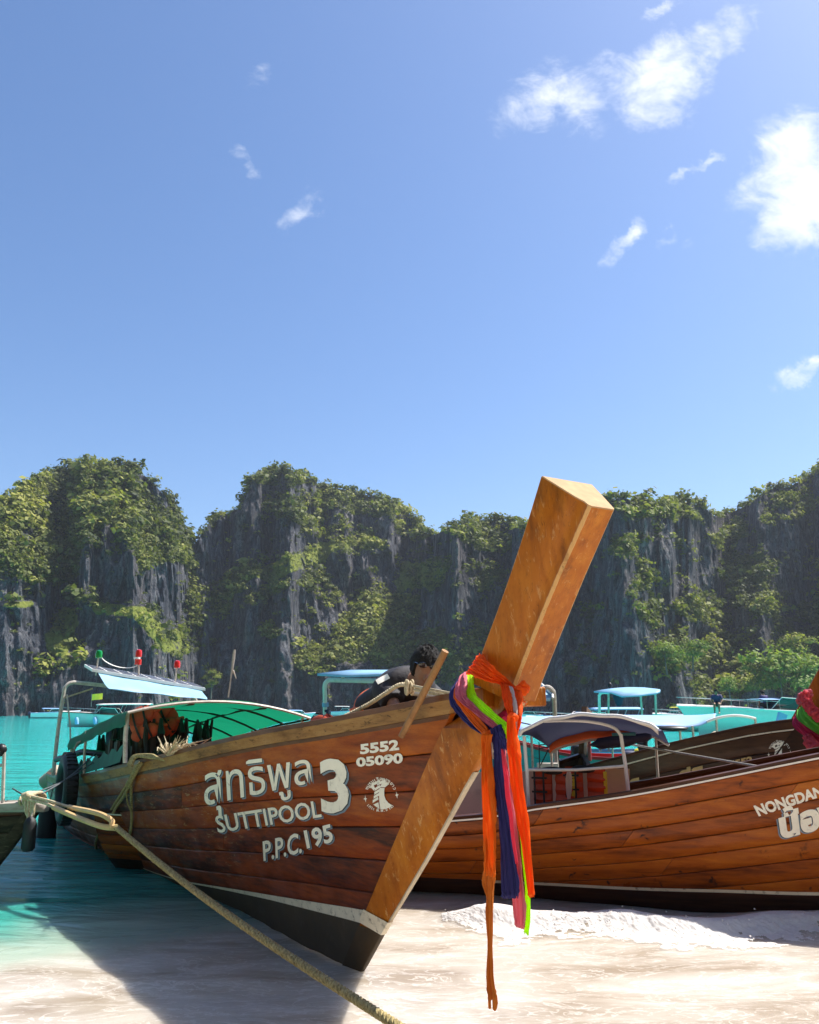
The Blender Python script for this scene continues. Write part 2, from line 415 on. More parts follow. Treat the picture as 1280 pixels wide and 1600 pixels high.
MAT['rope_thin'] = rope_mat('thin_grey_rope', (.26, .23, .19), (.50, .45, .38))
MAT['rope_blue'] = rope_mat('thin_dark_line', (.05, .06, .07), (.16, .17, .18))

# ---------------------------------------------------------------- cliffs
def cliff_mat():
    m, g = new_mat('limestone'); c = g.coord()
    veg = g.node('ShaderNodeAttribute', attribute_name='veg').outputs['Fac']
    st = g.noise(g.mapping(c, (.11, .11, .022)), 2.6, 8, .66, .5)
    big = g.noise(c, .035, 4, .6)
    rock = g.ramp(st, [(.30, (.024, .029, .042)), (.46, (.085, .093, .115)), (.60, (.20, .20, .215)), (.76, (.42, .385, .37))])
    rock = g.mix(g.rng(big, .42, .62, 0, .45), rock, g.mix(1., rock, (1.25, .98, .80), 'MULTIPLY'))
    rock = g.mix(g.rng(g.noise(g.mapping(c, (.3, .3, .05)), 2., 5, .6), .55, .72, 0, .8), rock, (.028, .03, .036))
    ck = g.noise(g.mapping(c, (.28, .28, .05)), 1.6, 6, .6, 1.2)
    rock = g.mix(g.rng(g.math('ABSOLUTE', g.math('SUBTRACT', ck, .5)), .035, .0, 0, .85), rock, (.012, .014, .02))
    ck2 = g.noise(g.mapping(c, (.12, .12, .22)), 1.5, 6, .65, .8)
    rock = g.mix(g.rng(g.math('ABSOLUTE', g.math('SUBTRACT', ck2, .48)), .02, .0, 0, .6), rock, (.02, .022, .03))
    gr = g.ramp(g.noise(c, .45, 6, .7), [(.3, (.04, .06, .015)), (.55, (.14, .17, .035)), (.75, (.28, .27, .075))])
    gs = g.node('ShaderNodeAttribute', attribute_name='grass').outputs['Fac']
    gr = g.mix(gs, gr, g.ramp(g.noise(g.mapping(c, (1, 1, .3)), .8, 6, .7), [(.3, (.13, .17, .03)), (.6, (.30, .33, .07)), (.8, (.40, .39, .12))]))
    vf = g.math('ADD', veg, g.math('MULTIPLY', g.math('SUBTRACT', g.noise(c, .22, 6, .7), .5), .9))
    col = g.mix(g.rng(vf, .50, .66), rock, gr)
    h = g.math('ADD', g.noise(g.mapping(c, (.35, .35, .10)), 2., 8, .68, .6), g.math('MULTIPLY', g.noise(c, 1.1, 5, .7), .5))
    finish(g, col, .9, g.bump(h, 1., 2.4), spec=.1)
    return m
MAT['cliff'] = cliff_mat()
LEAF_ATTR = 'tint'
def leaf_mat(name, dark, mid, light):
    m, g = new_mat(name)
    t = g.node('ShaderNodeAttribute', attribute_name=LEAF_ATTR).outputs['Fac']
    col = g.ramp(t, [(0., dark), (.5, mid), (1., light)])
    finish(g, col, .65, spec=.2, trans=(.3, g.mix(1., col, (1.3, 1.5, .6), 'MULTIPLY')))
    return m
MAT['leaf'] = leaf_mat('jungle_leaves', (.035, .05, .016), (.15, .168, .036), (.36, .34, .08))
MAT['leaf_bright'] = leaf_mat('bright_leaves', (.05, .09, .018), (.16, .22, .04), (.30, .34, .07))
MAT['bark'] = plain('pale_bark', (.16, .13, .10), .9, scale=2)

def crown_mesh(centres, radii, tints, per=64, flat=.75, seed=1, leaf=.24):
    """many leaf-sized quads spread through each crown's volume"""
    r = np.random.default_rng(seed); N = len(centres); n = N * per
    C = np.repeat(centres, per, 0); R = np.repeat(radii, per)
    d = r.normal(size=(n, 3)); d[:, 2] = np.abs(d[:, 2]) * .9 - .25; d /= np.linalg.norm(d, axis=1)[:, None]
    lump = 1 + .28 * np.sin(d[:, 0] * 5 + C[:, 0]) * np.sin(d[:, 2] * 6 + C[:, 1] * 2)
    rr = (r.random(n) ** .45) * lump
    P = C + d * (R * rr)[:, None] * np.array([1, 1, flat])
    nrm = d + r.normal(size=(n, 3)) * .55; nrm[:, 2] += .75; nrm[:, 0] += .3; nrm /= np.linalg.norm(nrm, axis=1)[:, None]
    a = np.cross(nrm, r.normal(size=(n, 3))); a /= np.linalg.norm(a, axis=1)[:, None]; b = np.cross(nrm, a)
    s = (R * leaf * (.6 + .8 * r.random(n)))[:, None]
    V = np.stack([P - a * s, P + b * s * .7, P + a * s, P - b * s * .7], 1).reshape(-1, 3)
    F = np.arange(n * 4).reshape(-1, 4)
    T = np.clip(np.repeat(tints, per) + r.normal(size=n) * .12, 0, 1)
    return V, F, np.repeat(T, 4)

def cliff(name, label, skyline, dist, regions, nx, nz, trees, seed, base_y=1119, flute=1.0, dark=()):
    sx = np.array([p[0] for p in skyline], float); sy = np.array([p[1] for p in skyline], float)
    PX = np.linspace(sx[0], sx[-1], nx); top = np.interp(PX, sx, sy)
    q = np.stack([PX * .03, PX * 0, PX * 0 + seed], -1)
    top = top + fbm(q, 3, seed) * 5 + fbm(q * 5, 2, seed + 3) * 2.5
    D = np.interp(PX, [d[0] for d in dist], [d[1] for d in dist])
    D = D + fbm(np.stack([PX * .02, PX * 0, PX * 0], -1), 3, seed + 9) * 3.5
    s = np.linspace(0, 1, nz)[:, None]
    PY = base_y + (top[None] - base_y) * s; PXg = np.repeat(PX[None], nz, 0)
    veg = np.zeros_like(PXg); grass = np.zeros_like(PXg)
    wob = fbm(np.stack([PXg * .02, PY * .02, PXg * 0 + seed], -1), 4, seed + 5)
    for (x, y, rx, ry, rot, w, *gg) in regions:
        a = rad(rot); dx, dy = PXg - x, -(PY - y)
        u = (dx * math.cos(a) + dy * math.sin(a)) / rx; v = (-dx * math.sin(a) + dy * math.cos(a)) / ry
        if gg: grass = np.maximum(grass, np.clip((1.3 - np.sqrt(u * u + v * v) + wob * .9) * 2, 0, 1))
        veg = np.maximum(veg, w * np.clip((1.45 - np.sqrt(u * u + v * v) + wob * 1.0) * 1.4, 0, 1))
    crest = np.clip(1 - (PY - top[None]) / (20 + 16 * wob), 0, 1)
    veg = np.maximum(veg, crest * .62)
    veg = np.clip(veg + (fbm(np.stack([PXg * .045, PY * .06, PXg * 0 + 3], -1), 4, seed + 11) - .12) * .55, 0, 1)
    slope = .16 + 1.9 * veg ** 1.1
    c, sn = math.cos(PITCH), math.sin(PITCH)
    rx_ = (PXg - 640) / FPX; ryy = (800 - PY) / FPX
    dirx, diry, dirz = rx_, c - ryy * sn, sn + ryy * c
    hl = np.sqrt(dirx ** 2 + diry ** 2); tan = dirz / hl
    DD = np.zeros_like(PXg); DD[0] = D; zprev = 1.6 + D * tan[0]
    for k in range(1, nz):
        zk = 1.6 + DD[k - 1] * tan[k]
        DD[k] = DD[k - 1] + slope[k] * np.clip(zk - zprev, 0, 5); zprev = 1.6 + DD[k] * tan[k]
    X = DD * dirx / hl; Y = DD * diry / hl; Z = 1.6 + DD * tan
    p = np.stack([X, Y, Z], -1)
    fl = np.abs(fbm(p * np.array([.040, .040, .020]) + np.array([0, 0, 1]) * (X * .012)[..., None], 5, seed + 21, .55))
    fl2 = np.abs(fbm(p * np.array([.20, .20, .05]), 4, seed + 31, .6))
    lum = fbm(p * .09, 4, seed + 41)
    DD2 = DD + flute * ((.3 - fl) * 19 * (1 - .6 * veg) + (.3 - fl2) * 5.0 * (1 - .3 * veg)) + lum * 6
    X = DD2 * dirx / hl; Y = DD2 * diry / hl; Z = 1.6 + DD2 * tan
    P = np.stack([X, Y, Z], -1)
    bk = []                                 # the plateau behind the crest
    for back, drop in ((5, -.5), (14, 1), (34, 6), (70, 22), (120, 80)):
        r_ = DD2[-1] + back; bk.append(np.stack([r_ * dirx[-1] / hl[-1], r_ * diry[-1] / hl[-1], np.maximum(Z[-1] - drop, -4)], -1))
    P = np.concatenate([P, np.array(bk)], 0); vg = np.concatenate([veg, np.ones((5, nx))], 0)
    lo = P[:1].copy(); lo[..., 2] = -4; P = np.concatenate([lo, P], 0); vg = np.concatenate([vg[:1] * 0, vg], 0)
    n2 = P.shape[0]
    idx = np.arange(n2 * nx).reshape(n2, nx)
    F = np.stack([idx[:-1, :-1], idx[:-1, 1:], idx[1:, 1:], idx[1:, :-1]], -1).reshape(-1, 4)
    o = np_mesh(name, P.reshape(-1, 3), F, MAT['cliff'], True, {'veg': vg.ravel(), 'grass': np.concatenate([grass[:1] * 0, grass, np.zeros((5, nx))], 0).ravel()})
    o['kind'] = 'structure'; o['label'] = label
    # jungle: leaf clumps on the gentler ground
    e1 = P[1:, :-1] - P[:-1, :-1]; e2 = P[:-1, 1:] - P[:-1, :-1]
    nr = np.cross(e2, e1); area = np.linalg.norm(nr, axis=-1); nr = nr / np.maximum(area, 1e-6)[..., None]
    vv = vg[:-1, :-1]
    w = area * (np.clip(vv - .18, 0, 1) ** 1.2 + .012); w[-4:] *= .06; w[0] = 0; w[1:nz] *= (1 - .88 * grass[:-1, :-1])
    w = (w / w.sum()).ravel(); r = np.random.default_rng(seed)
    pick = r.choice(len(w), trees, p=w)
    base = P[:-1, :-1].reshape(-1, 3)[pick]; nn = nr.reshape(-1, 3)[pick]; vvp = vv.ravel()[pick]
    R = np.clip(r.lognormal(-.18, .55, trees), .35, 3.2)
    C = base + nn * (R * .25)[:, None] + np.array([0, 0, 1]) * (R * .35)[:, None] + r.normal(size=(trees, 3)) * .4
    tint = np.clip(.40 + .55 * fbm(base * .045, 3, seed + 2) + r.normal(size=trees) * .17 + .10 * (vvp - .5), 0, 1)
    V, F, T = crown_mesh(C, R, tint, 22, .85, seed, .30)
    j = np_mesh('jungle', V, F, MAT['leaf'], False, {LEAF_ATTR: T}); j['kind'] = 'stuff'
    j['label'] = 'dense green jungle growing on ' + label
    return o

SKY_L = [(-130, 850), (-60, 808), (0, 787), (40, 760), (75, 742), (110, 732), (150, 727), (200, 728), (235, 747), (265, 778), (286, 812), (296, 850), (302, 905), (310, 960), (317, 1020), (323, 1080), (328, 1112)]
cliff('cliff', 'rounded limestone dome on the far left', SKY_L,
      [(-130, 250), (-40, 238), (10, 229), (60, 230), (140, 229), (190, 229), (208, 224), (232, 228), (258, 240), (280, 256), (300, 276), (328, 292)],
      [(60, 790, 100, 42, 35, .95), (150, 770, 80, 45, 5, 1), (215, 800, 66, 50, -45, .95), (60, 862, 62, 36, 25, 1), (110, 850, 60, 40, 20, .85), (262, 862, 26, 46, -70, .8), (190, 953, 70, 13, -6, 1, 1), (238, 978, 44, 16, -42, 1, 1),
       (105, 968, 26, 18, 50, 1, 1), (90, 998, 24, 20, 60, .9, 1), (20, 945, 30, 9, 5, .9, 1), (280, 1012, 34, 22, -35, .95, 1), (302, 930, 10, 70, 8, .7), (130, 930, 40, 10, 20, .6), (110, 1030, 40, 12, 20, .6), (15, 890, 30, 18, 30, .8)],
      430, 260, 11000, 17)
SKY_M = [(270, 900), (296, 858), (312, 838), (332, 812), (355, 803), (376, 796), (382, 772), (392, 750), (412, 740), (436, 735), (458, 735), (480, 745), (500, 760), (520, 764), (545, 763), (562, 772), (585, 774), (605, 778), (630, 792), (650, 808), (666, 832),
         (685, 832), (700, 822), (735, 817), (775, 813), (820, 818), (870, 822), (920, 830)]
cliff('cliff', 'broad grey limestone massif in the middle of the bay', SKY_M,
      [(270, 315), (300, 300), (340, 288), (400, 279), (440, 272), (475, 276), (520, 282), (580, 276), (640, 280), (668, 274), (700, 252), (716, 250), (745, 262), (790, 280), (850, 286), (920, 280)],
      [(440, 745, 50, 12, 0, .7), (470, 800, 60, 14, -10, .6), (560, 785, 70, 16, -5, .75), (640, 815, 40, 18, -40, .6), (455, 880, 70, 14, 22, 1, 1), (385, 900, 40, 14, 40, .8), (545, 850, 60, 24, -20, .6), (645, 900, 46, 26, 30, 1, 1), (600, 960, 60, 50, 40, 1), (560, 1010, 60, 34, 0, .9),
       (650, 1010, 56, 36, 10, .85), (500, 1020, 40, 26, 0, .75), (425, 990, 30, 15, -20, .85), (345, 945, 24, 22, 20, .7), (410, 930, 40, 14, 30, .7), (505, 925, 30, 20, -30, .8), (740, 835, 60, 16, -5, .85), (780, 850, 40, 14, 0, .8), (755, 900, 24, 30, 60, .7), (745, 1000, 34, 26, 50, .8), (700, 1040, 46, 22, 10, .7)],
      480, 260, 13000, 5)
SKY_R = [(800, 830), (850, 822), (900, 806), (930, 792), (955, 782), (972, 778), (995, 786), (1030, 783), (1060, 781), (1085, 784), (1103, 796), (1116, 806), (1126, 807), (1140, 803), (1155, 795), (1172, 785), (1195, 768), (1218, 759), (1236, 757), (1258, 748), (1280, 734), (1330, 715), (1400, 700)]
cliff('cliff', 'fluted limestone wall on the right of the bay', SKY_R,
      [(800, 262), (860, 256), (920, 244), (955, 234), (975, 228), (1010, 236), (1060, 248), (1105, 264), (1128, 270), (1150, 262), (1190, 266), (1235, 276), (1270, 284), (1330, 280), (1400, 276)],
      [(1000, 800, 60, 14, 0, .8), (1060, 800, 50, 16, -10, .9), (985, 850, 30, 20, 40, .6), (1050, 850, 40, 18, -20, .5), (1010, 920, 18, 50, 10, .5), (1075, 930, 20, 60, 25, .5), (1055, 1015, 40, 22, 20, .9), (1105, 1025, 36, 24, 10, .9), (1150, 830, 40, 24, 40, .85), (1170, 890, 50, 34, -40, .75), (1220, 800, 60, 20, 20, .7),
       (1200, 950, 60, 30, -30, .85), (1235, 1010, 60, 34, -10, .95), (1210, 1060, 70, 30, 5, 1), (1270, 960, 40, 30, 0, .8), (1120, 970, 40, 20, -40, .7), (920, 960, 26, 20, 30, .35), (930, 1040, 26, 40, 80, .4), (1120, 1080, 40, 20, 0, .8), (1330, 900, 50, 60, 0, .8)],
      480, 260, 12500, 11, flute=.85)

# unseen jungle slope added behind the camera to cut sky light on shaded sides
def sky_block_slope():
    A_ = np.linspace(rad(158), rad(382), 90); Rr = np.concatenate([np.linspace(17, 70, 22), [90, 130]])
    AA, RR = np.meshgrid(A_, Rr); X = RR * np.cos(AA) * 1.5; Y = RR * np.sin(AA) - 4
    n = fbm(np.stack([X * .12, Y * .12, X * 0], -1), 4, 77)
    Z = np.clip((RR - 17) * 1.15, 0, 52) * (.85 + .3 * n) * np.clip(np.minimum(AA - rad(158), rad(382) - AA) * 3, 0, 1) + n * 1.5 - .8
    P = np.stack([X, Y, Z], -1); k = len(A_); idx = np.arange(P.shape[0] * k).reshape(-1, k)
    F = np.stack([idx[:-1, :-1], idx[:-1, 1:], idx[1:, 1:], idx[1:, :-1]], -1).reshape(-1, 4)
    o = np_mesh('sky_block_hill', P.reshape(-1, 3), F, MAT['cliff'], True, {'veg': np.ones(P.shape[0] * k), 'grass': np.zeros(P.shape[0] * k)}); o['kind'] = 'structure'; o['label'] = 'unseen jungle slope added behind the camera to block sky light'
    r = np.random.default_rng(5); m = 2600; pk = r.choice(len(F), m); C = P.reshape(-1, 3)[F[pk, 0]] + np.array([0, 0, 1.2]); R = r.uniform(1.2, 2.6, m)
    V, Fq, T = crown_mesh(C, R, r.uniform(.1, .7, m), 24, .9, 6, .32)
    j = np_mesh('jungle', V, Fq, MAT['leaf'], False, {LEAF_ATTR: T}); j['kind'] = 'stuff'; j['label'] = 'jungle on the unseen slope added to block sky light'
sky_block_slope()

# ---------------------------------------------------------------- sea, wash and beach
def water_mat():
    m, g = new_mat('sea_water'); c = g.coord()
    sp = g.node('ShaderNodeSeparateXYZ'); g.put(sp.inputs[0], c); x, y, _ = sp.outputs
    low = g.noise(g.mapping(c, (.55, .55, 1)), 1., 4, .55, .6)
    xx = g.math('MINIMUM', x, 8.0)
    d = g.math('SUBTRACT', y, g.math('ADD', g.math('MULTIPLY', xx, .80), 8.25))   # distance out from the wash line
    d = g.math('ADD', d, g.math('MULTIPLY', g.math('SUBTRACT', low, .5), 2.6))
    big = g.noise(g.mapping(c, (.018, .06, 1)), 1., 3, .5)
    deep = g.ramp(g.math('DIVIDE', y, 260.), [(0., (.07, .28, .215)), (.045, (.025, .35, .29)), (.10, (.024, .50, .45)), (.4, (.018, .47, .45)), (1., (.008, .24, .28))])
    deep = g.mix(g.rng(big, .45, .7, 0, .30), deep, (.02, .40, .36))
    turb = g.ramp(g.noise(g.mapping(c, (1.1, 2.6, 1)), 1., 5, .5, 1.2), [(.30, (.29, .23, .165)), (.45, (.42, .362, .292)), (.6, (.50, .45, .385)), (.75, (.58, .54, .48))])
    lines = g.noise(g.mapping(c, (1.8, 5.2, 1), rot=(0, 0, .18)), 1.2, 6, .55, 2.2)
    turb = g.mix(g.rng(g.math('ABSOLUTE', g.math('SUBTRACT', lines, .5)), .035, .0, 0, .45), turb, (.78, .74, .68))
    ln2 = g.noise(g.mapping(c, (2.6, 4.4, 1), rot=(0, 0, -.3)), 2.1, 5, .6, 3.0)
    turb = g.mix(g.rng(g.math('ABSOLUTE', g.math('SUBTRACT', ln2, .47)), .022, .0, 0, .4), turb, (.34, .26, .18))
    dirt = g.rng(g.noise(c, 2.2, 6, .7, .8), .58, .75, 0, .35)
    turb = g.mix(dirt, turb, (.36, .28, .19))
    pale = g.mix(g.rng(d, -.9, .15), turb, (.34, .42, .33))
    col = g.mix(g.rng(d, .0, 1.7), pale, deep)
    h = g.noise(g.mapping(c, (1.1, 2.6, 1)), 1.15, 6, .6, .5)
    h2 = g.noise(g.mapping(c, (.22, .55, 1)), 1., 4, .6)
    hh = g.math('ADD', g.math('MULTIPLY', h, .35), g.math('MULTIPLY', h2, 1.2))
    st = g.rng(d, -.6, 1.6, .18, .9)
    b = g.node('ShaderNodeBump'); g.put(b.inputs['Strength'], st); b.inputs['Distance'].default_value = .22; g.put(b.inputs['Height'], hh)
    rough = g.rng(d, -.3, 1.0, .34, .07)
    finish(g, col, rough, b.outputs[0], spec=.5)
    pb = [n for n in g.n if n.type == 'BSDF_PRINCIPLED'][0]        # milky water scatters light sideways
    pb.subsurface_method = 'BURLEY'; g.put(pb.inputs['Subsurface Weight'], .85); pb.inputs['Subsurface Radius'].default_value = (1., .95, .85); pb.inputs['Subsurface Scale'].default_value = .16
    return m
MAT['water'] = water_mat()

def swell(x, y):
    """height of the water sheet: small chop far out, a breaking ridge and thin wash sheets near the sand"""
    p = np.stack([x * .9, y * 1.6, x * 0], -1)
    z = .030 * fbm(p * .9, 3, 2) * np.clip((y - 6) / 4, .25, 1)
    z += .02 * fbm(np.stack([x * .7, y * 3.0, x * 0 + 4], -1), 3, 8)
    yc = crest_y(x)
    t = (y - yc)
    amp = .085 * np.clip((x - .1) / .5, 0, 1) * (1 + .4 * vnoise(np.stack([x * 3, x * 0, x * 0], -1), 5))
    z += amp * np.where(t > 0, np.exp(-(t / .35) ** 2), np.exp(-(t / .13) ** 2))
    t2 = y - (5.55 + .12 * np.sin(x * 1.3) + .25 * fbm(np.stack([x * .8, x * 0, x * 0], -1), 2, 6))
    z += .022 * np.where(t2 > 0, np.exp(-(t2 / .6) ** 2), np.exp(-(t2 / .10) ** 2))
    return z
def crest_y(x):
    return 6.86 - .02 * x + .10 * np.sin(x * 1.9 + .5) + .05 * np.sin(x * 5.1)
def sheet(name, xs, ys, zf, mat, kind='structure'):
    X, Y = np.meshgrid(xs, ys); Z = zf(X, Y); n, k = X.shape
    idx = np.arange(n * k).reshape(n, k)
    F = np.stack([idx[:-1, :-1], idx[:-1, 1:], idx[1:, 1:], idx[1:, :-1]], -1).reshape(-1, 4)
    o = np_mesh(name, np.stack([X, Y, Z], -1).reshape(-1, 3), F, mat); o['kind'] = kind; return o
def geo(a, b, n): return np.geomspace(a, b, n)
xs = np.concatenate([-geo(700, 7, 26)[:-1], np.linspace(-7, 7, 230), geo(7, 700, 26)[1:]])
ys = np.concatenate([np.linspace(-30, 2.5, 12)[:-1], np.linspace(2.5, 14, 200), geo(14, 900, 70)[1:]])
w = sheet('water', xs, ys, lambda x, y: swell(x, y) * np.clip(1 - (y - 14) / 60, .15, 1) * np.clip((8 - np.abs(x)) / 2, .0, 1) ** .5, MAT['water'])
w['label'] = 'turquoise bay water turning to milky wash on the sand'
MAT['sand'] = plain('wet_coral_sand', (.62, .54, .43), .7, var=.15, scale=1.5, bump=.3, bscale=60, dist=.01)
sand = sheet('beach', np.concatenate([-geo(700, 12, 10), geo(12, 700, 10)]), np.concatenate([np.linspace(-60, 6, 12), geo(7, 900, 14)]),
             lambda x, y: -.10 - np.clip((y - 7) * .12, 0, 5) + np.clip((2.2 - y) * .05, 0, 1.5), MAT['sand'])
def foam_mat():
    m, g = new_mat('foam'); c = g.coord()
    n = g.noise(c, 26, 6, .7)
    finish(g, g.ramp(n, [(.3, (.84, .81, .78)), (.6, (.96, .95, .94))]), .5, g.bump(n, .3, .01), spec=.3, trans=(.5, (.95, .93, .9)))
    return m
MAT['foam'] = foam_mat()
def foam():
    r = np.random.default_rng(4)
    nx, ny = 620, 84
    x = np.linspace(.25, 5.4, nx)[None].repeat(ny, 0); s = np.linspace(0, 1, ny)[:, None].repeat(nx, 1)
    reach = (.50 + .45 * np.clip(.5 + vnoise(np.stack([x * 1.7, x * 0, x * 0], -1), 3), 0, 1)) * np.clip((x - .15) / .6, .25, 1)
    y = crest_y(x) + .07 - s * reach
    q = np.stack([x, y * 1.2, x * 0], -1)
    lump = np.abs(fbm(q * 6, 5, 12, .62)) + .25 * np.abs(fbm(q * 34, 2, 15))
    prof = np.sin(np.pi * np.clip(s * 1.15, 0, 1)) ** .7 * .5 + .5 * np.exp(-((s - .25) / .2) ** 2)
    dens = .66 + .62 * fbm(q * np.array([3.2, 4.5, 1]), 4, 9, .6) - .42 * np.clip((x - 1.5) / 2.2, 0, 1) - .5 * np.clip(s - .55, 0, 1) - 1.2 * np.clip(.06 - s, 0, 1) * 4 + .35 * fbm(q * 22, 3, 19)
    z = swell(x, y) + .012 + (lump - .2) * .048 * prof * np.clip(dens + .3, .2, 1)
    y = y + r.normal(size=y.shape) * .002
    keep = dens > .10 + .62 * np.clip(s - .15, 0, 1)
    idx = np.arange(nx * ny).reshape(ny, nx); k = keep[:-1, :-1] & keep[1:, :-1] & keep[:-1, 1:] & keep[1:, 1:]
    F = np.stack([idx[:-1, :-1], idx[1:, :-1], idx[1:, 1:], idx[:-1, 1:]], -1)[k]
    F = np.concatenate([F[:, [0, 1, 2]], F[:, [0, 2, 3]]]); V = np.stack([x, y, z], -1).reshape(-1, 3)
    ICO = bmesh.new(); bmesh.ops.create_icosphere(ICO, subdivisions=1, radius=1)
    iv = np.array([v.co[:] for v in ICO.verts]); jf = np.array([[v.index for v in f.verts] for f in ICO.faces]); ICO.free()
    n = 260; pk = r.choice(np.flatnonzero(keep.ravel()), n); P = V[pk] + np.stack([r.normal(size=n) * .03, -np.abs(r.normal(size=n)) * .05 + .02, np.abs(r.normal(size=n)) * .012], -1)
    sc = r.lognormal(-5.5, .45, n).clip(.0015, .009)
    V2 = (iv[None] * sc[:, None, None] * (1 + .2 * r.normal(size=(n, len(iv), 1))) + P[:, None]).reshape(-1, 3)
    F2 = (jf[None] + (np.arange(n) * len(iv))[:, None, None]).reshape(-1, 3) + len(V)
    o = np_mesh('foam', np.concatenate([V, V2]), np.concatenate([F, F2]), MAT['foam']); o['kind'] = 'stuff'; o['label'] = 'white foam of a small wave breaking in front of the right hull'
foam()
HAZE_ON = True
def haze():
    mb = MB(); x, y0, y1 = 715, -150, 915; z0, z1 = -6.5, 128
    mb.add([(-x, y0, z0), (x, y0, z0), (x, y1, z0), (-x, y1, z0), (-x, y0, z1), (x, y0, z1), (x, y1, z1), (-x, y1, z1)], [(0, 1, 2, 3), (4, 5, 6, 7), (0, 1, 5, 4), (1, 2, 6, 5), (2, 3, 7, 6), (3, 0, 4, 7)])
    m = bpy.data.materials.new('haze_air'); m.use_nodes = True; g = G(m.node_tree)
    v = g.node('ShaderNodeVolumePrincipled'); v.inputs['Color'].default_value = (.82, .89, 1., 1); v.inputs['Density'].default_value = HAZE
    v.inputs['Anisotropy'].default_value = .2
    o_ = g.node('ShaderNodeOutputMaterial'); g.l.new(v.outputs[0], o_.inputs['Volume'])
    o = mb.build('haze', m, smooth=False); o['kind'] = 'stuff'
HAZE = .00017

# ---------------------------------------------------------------- wooden boats
class Frame:
    """a boat's own axes: x to the bow, y to port, z up; the side seen in the photograph is -y"""
    def __init__(s, O, deg):
        s.O = np.array(O, float); a = rad(deg); s.a = a
        s.f = np.array([math.cos(a), math.sin(a), 0]); s.l = np.array([-math.sin(a), math.cos(a), 0])
    def w(s, p): return s.O + s.f * p[0] + s.l * p[1] + np.array([0, 0, p[2]])
    def loc(s, p): d = np.asarray(p) - s.O; return np.array([d @ s.f, d @ s.l, d[2]])
    def px(s, px, py, y):                     # where the line of sight meets the boat's plane y
        d = ray(px, py); t = (y - (EYE - s.O) @ s.l) / (d @ s.l); return s.loc(EYE + d * t)
    def pxx(s, px, py, x):
        d = ray(px, py); t = (x - (EYE - s.O) @ s.f) / (d @ s.f); return s.loc(EYE + d * t)
    def pxz(s, px, py, z):
        d = ray(px, py); t = (z - 1.6) / d[2]; return s.loc(EYE + d * t)
    def on_side(s, px, py, hb, off):           # where it meets the curved hull side
        d = ray(px, py); dl = d @ s.l; c = (EYE - s.O) @ s.l
        lo = (-1.6 - c) / dl; hi = (0.0 - c) / dl
        for _ in range(44):
            t = (lo + hi) / 2; p = s.loc(EYE + d * t)
            if p[1] + hb(p[0], p[2]) + off < 0: lo = t
            else: hi = t
        return s.loc(EYE + d * t)

def interp(tab):
    X = [p[0] for p in tab]; Y = [p[1] for p in tab]
    return lambda x: float(np.interp(x, X, Y))
def smooth_tab(tab, n=10):
    P = spline(tab, n); return interp(sorted([(p[0], p[1]) for p in P]))

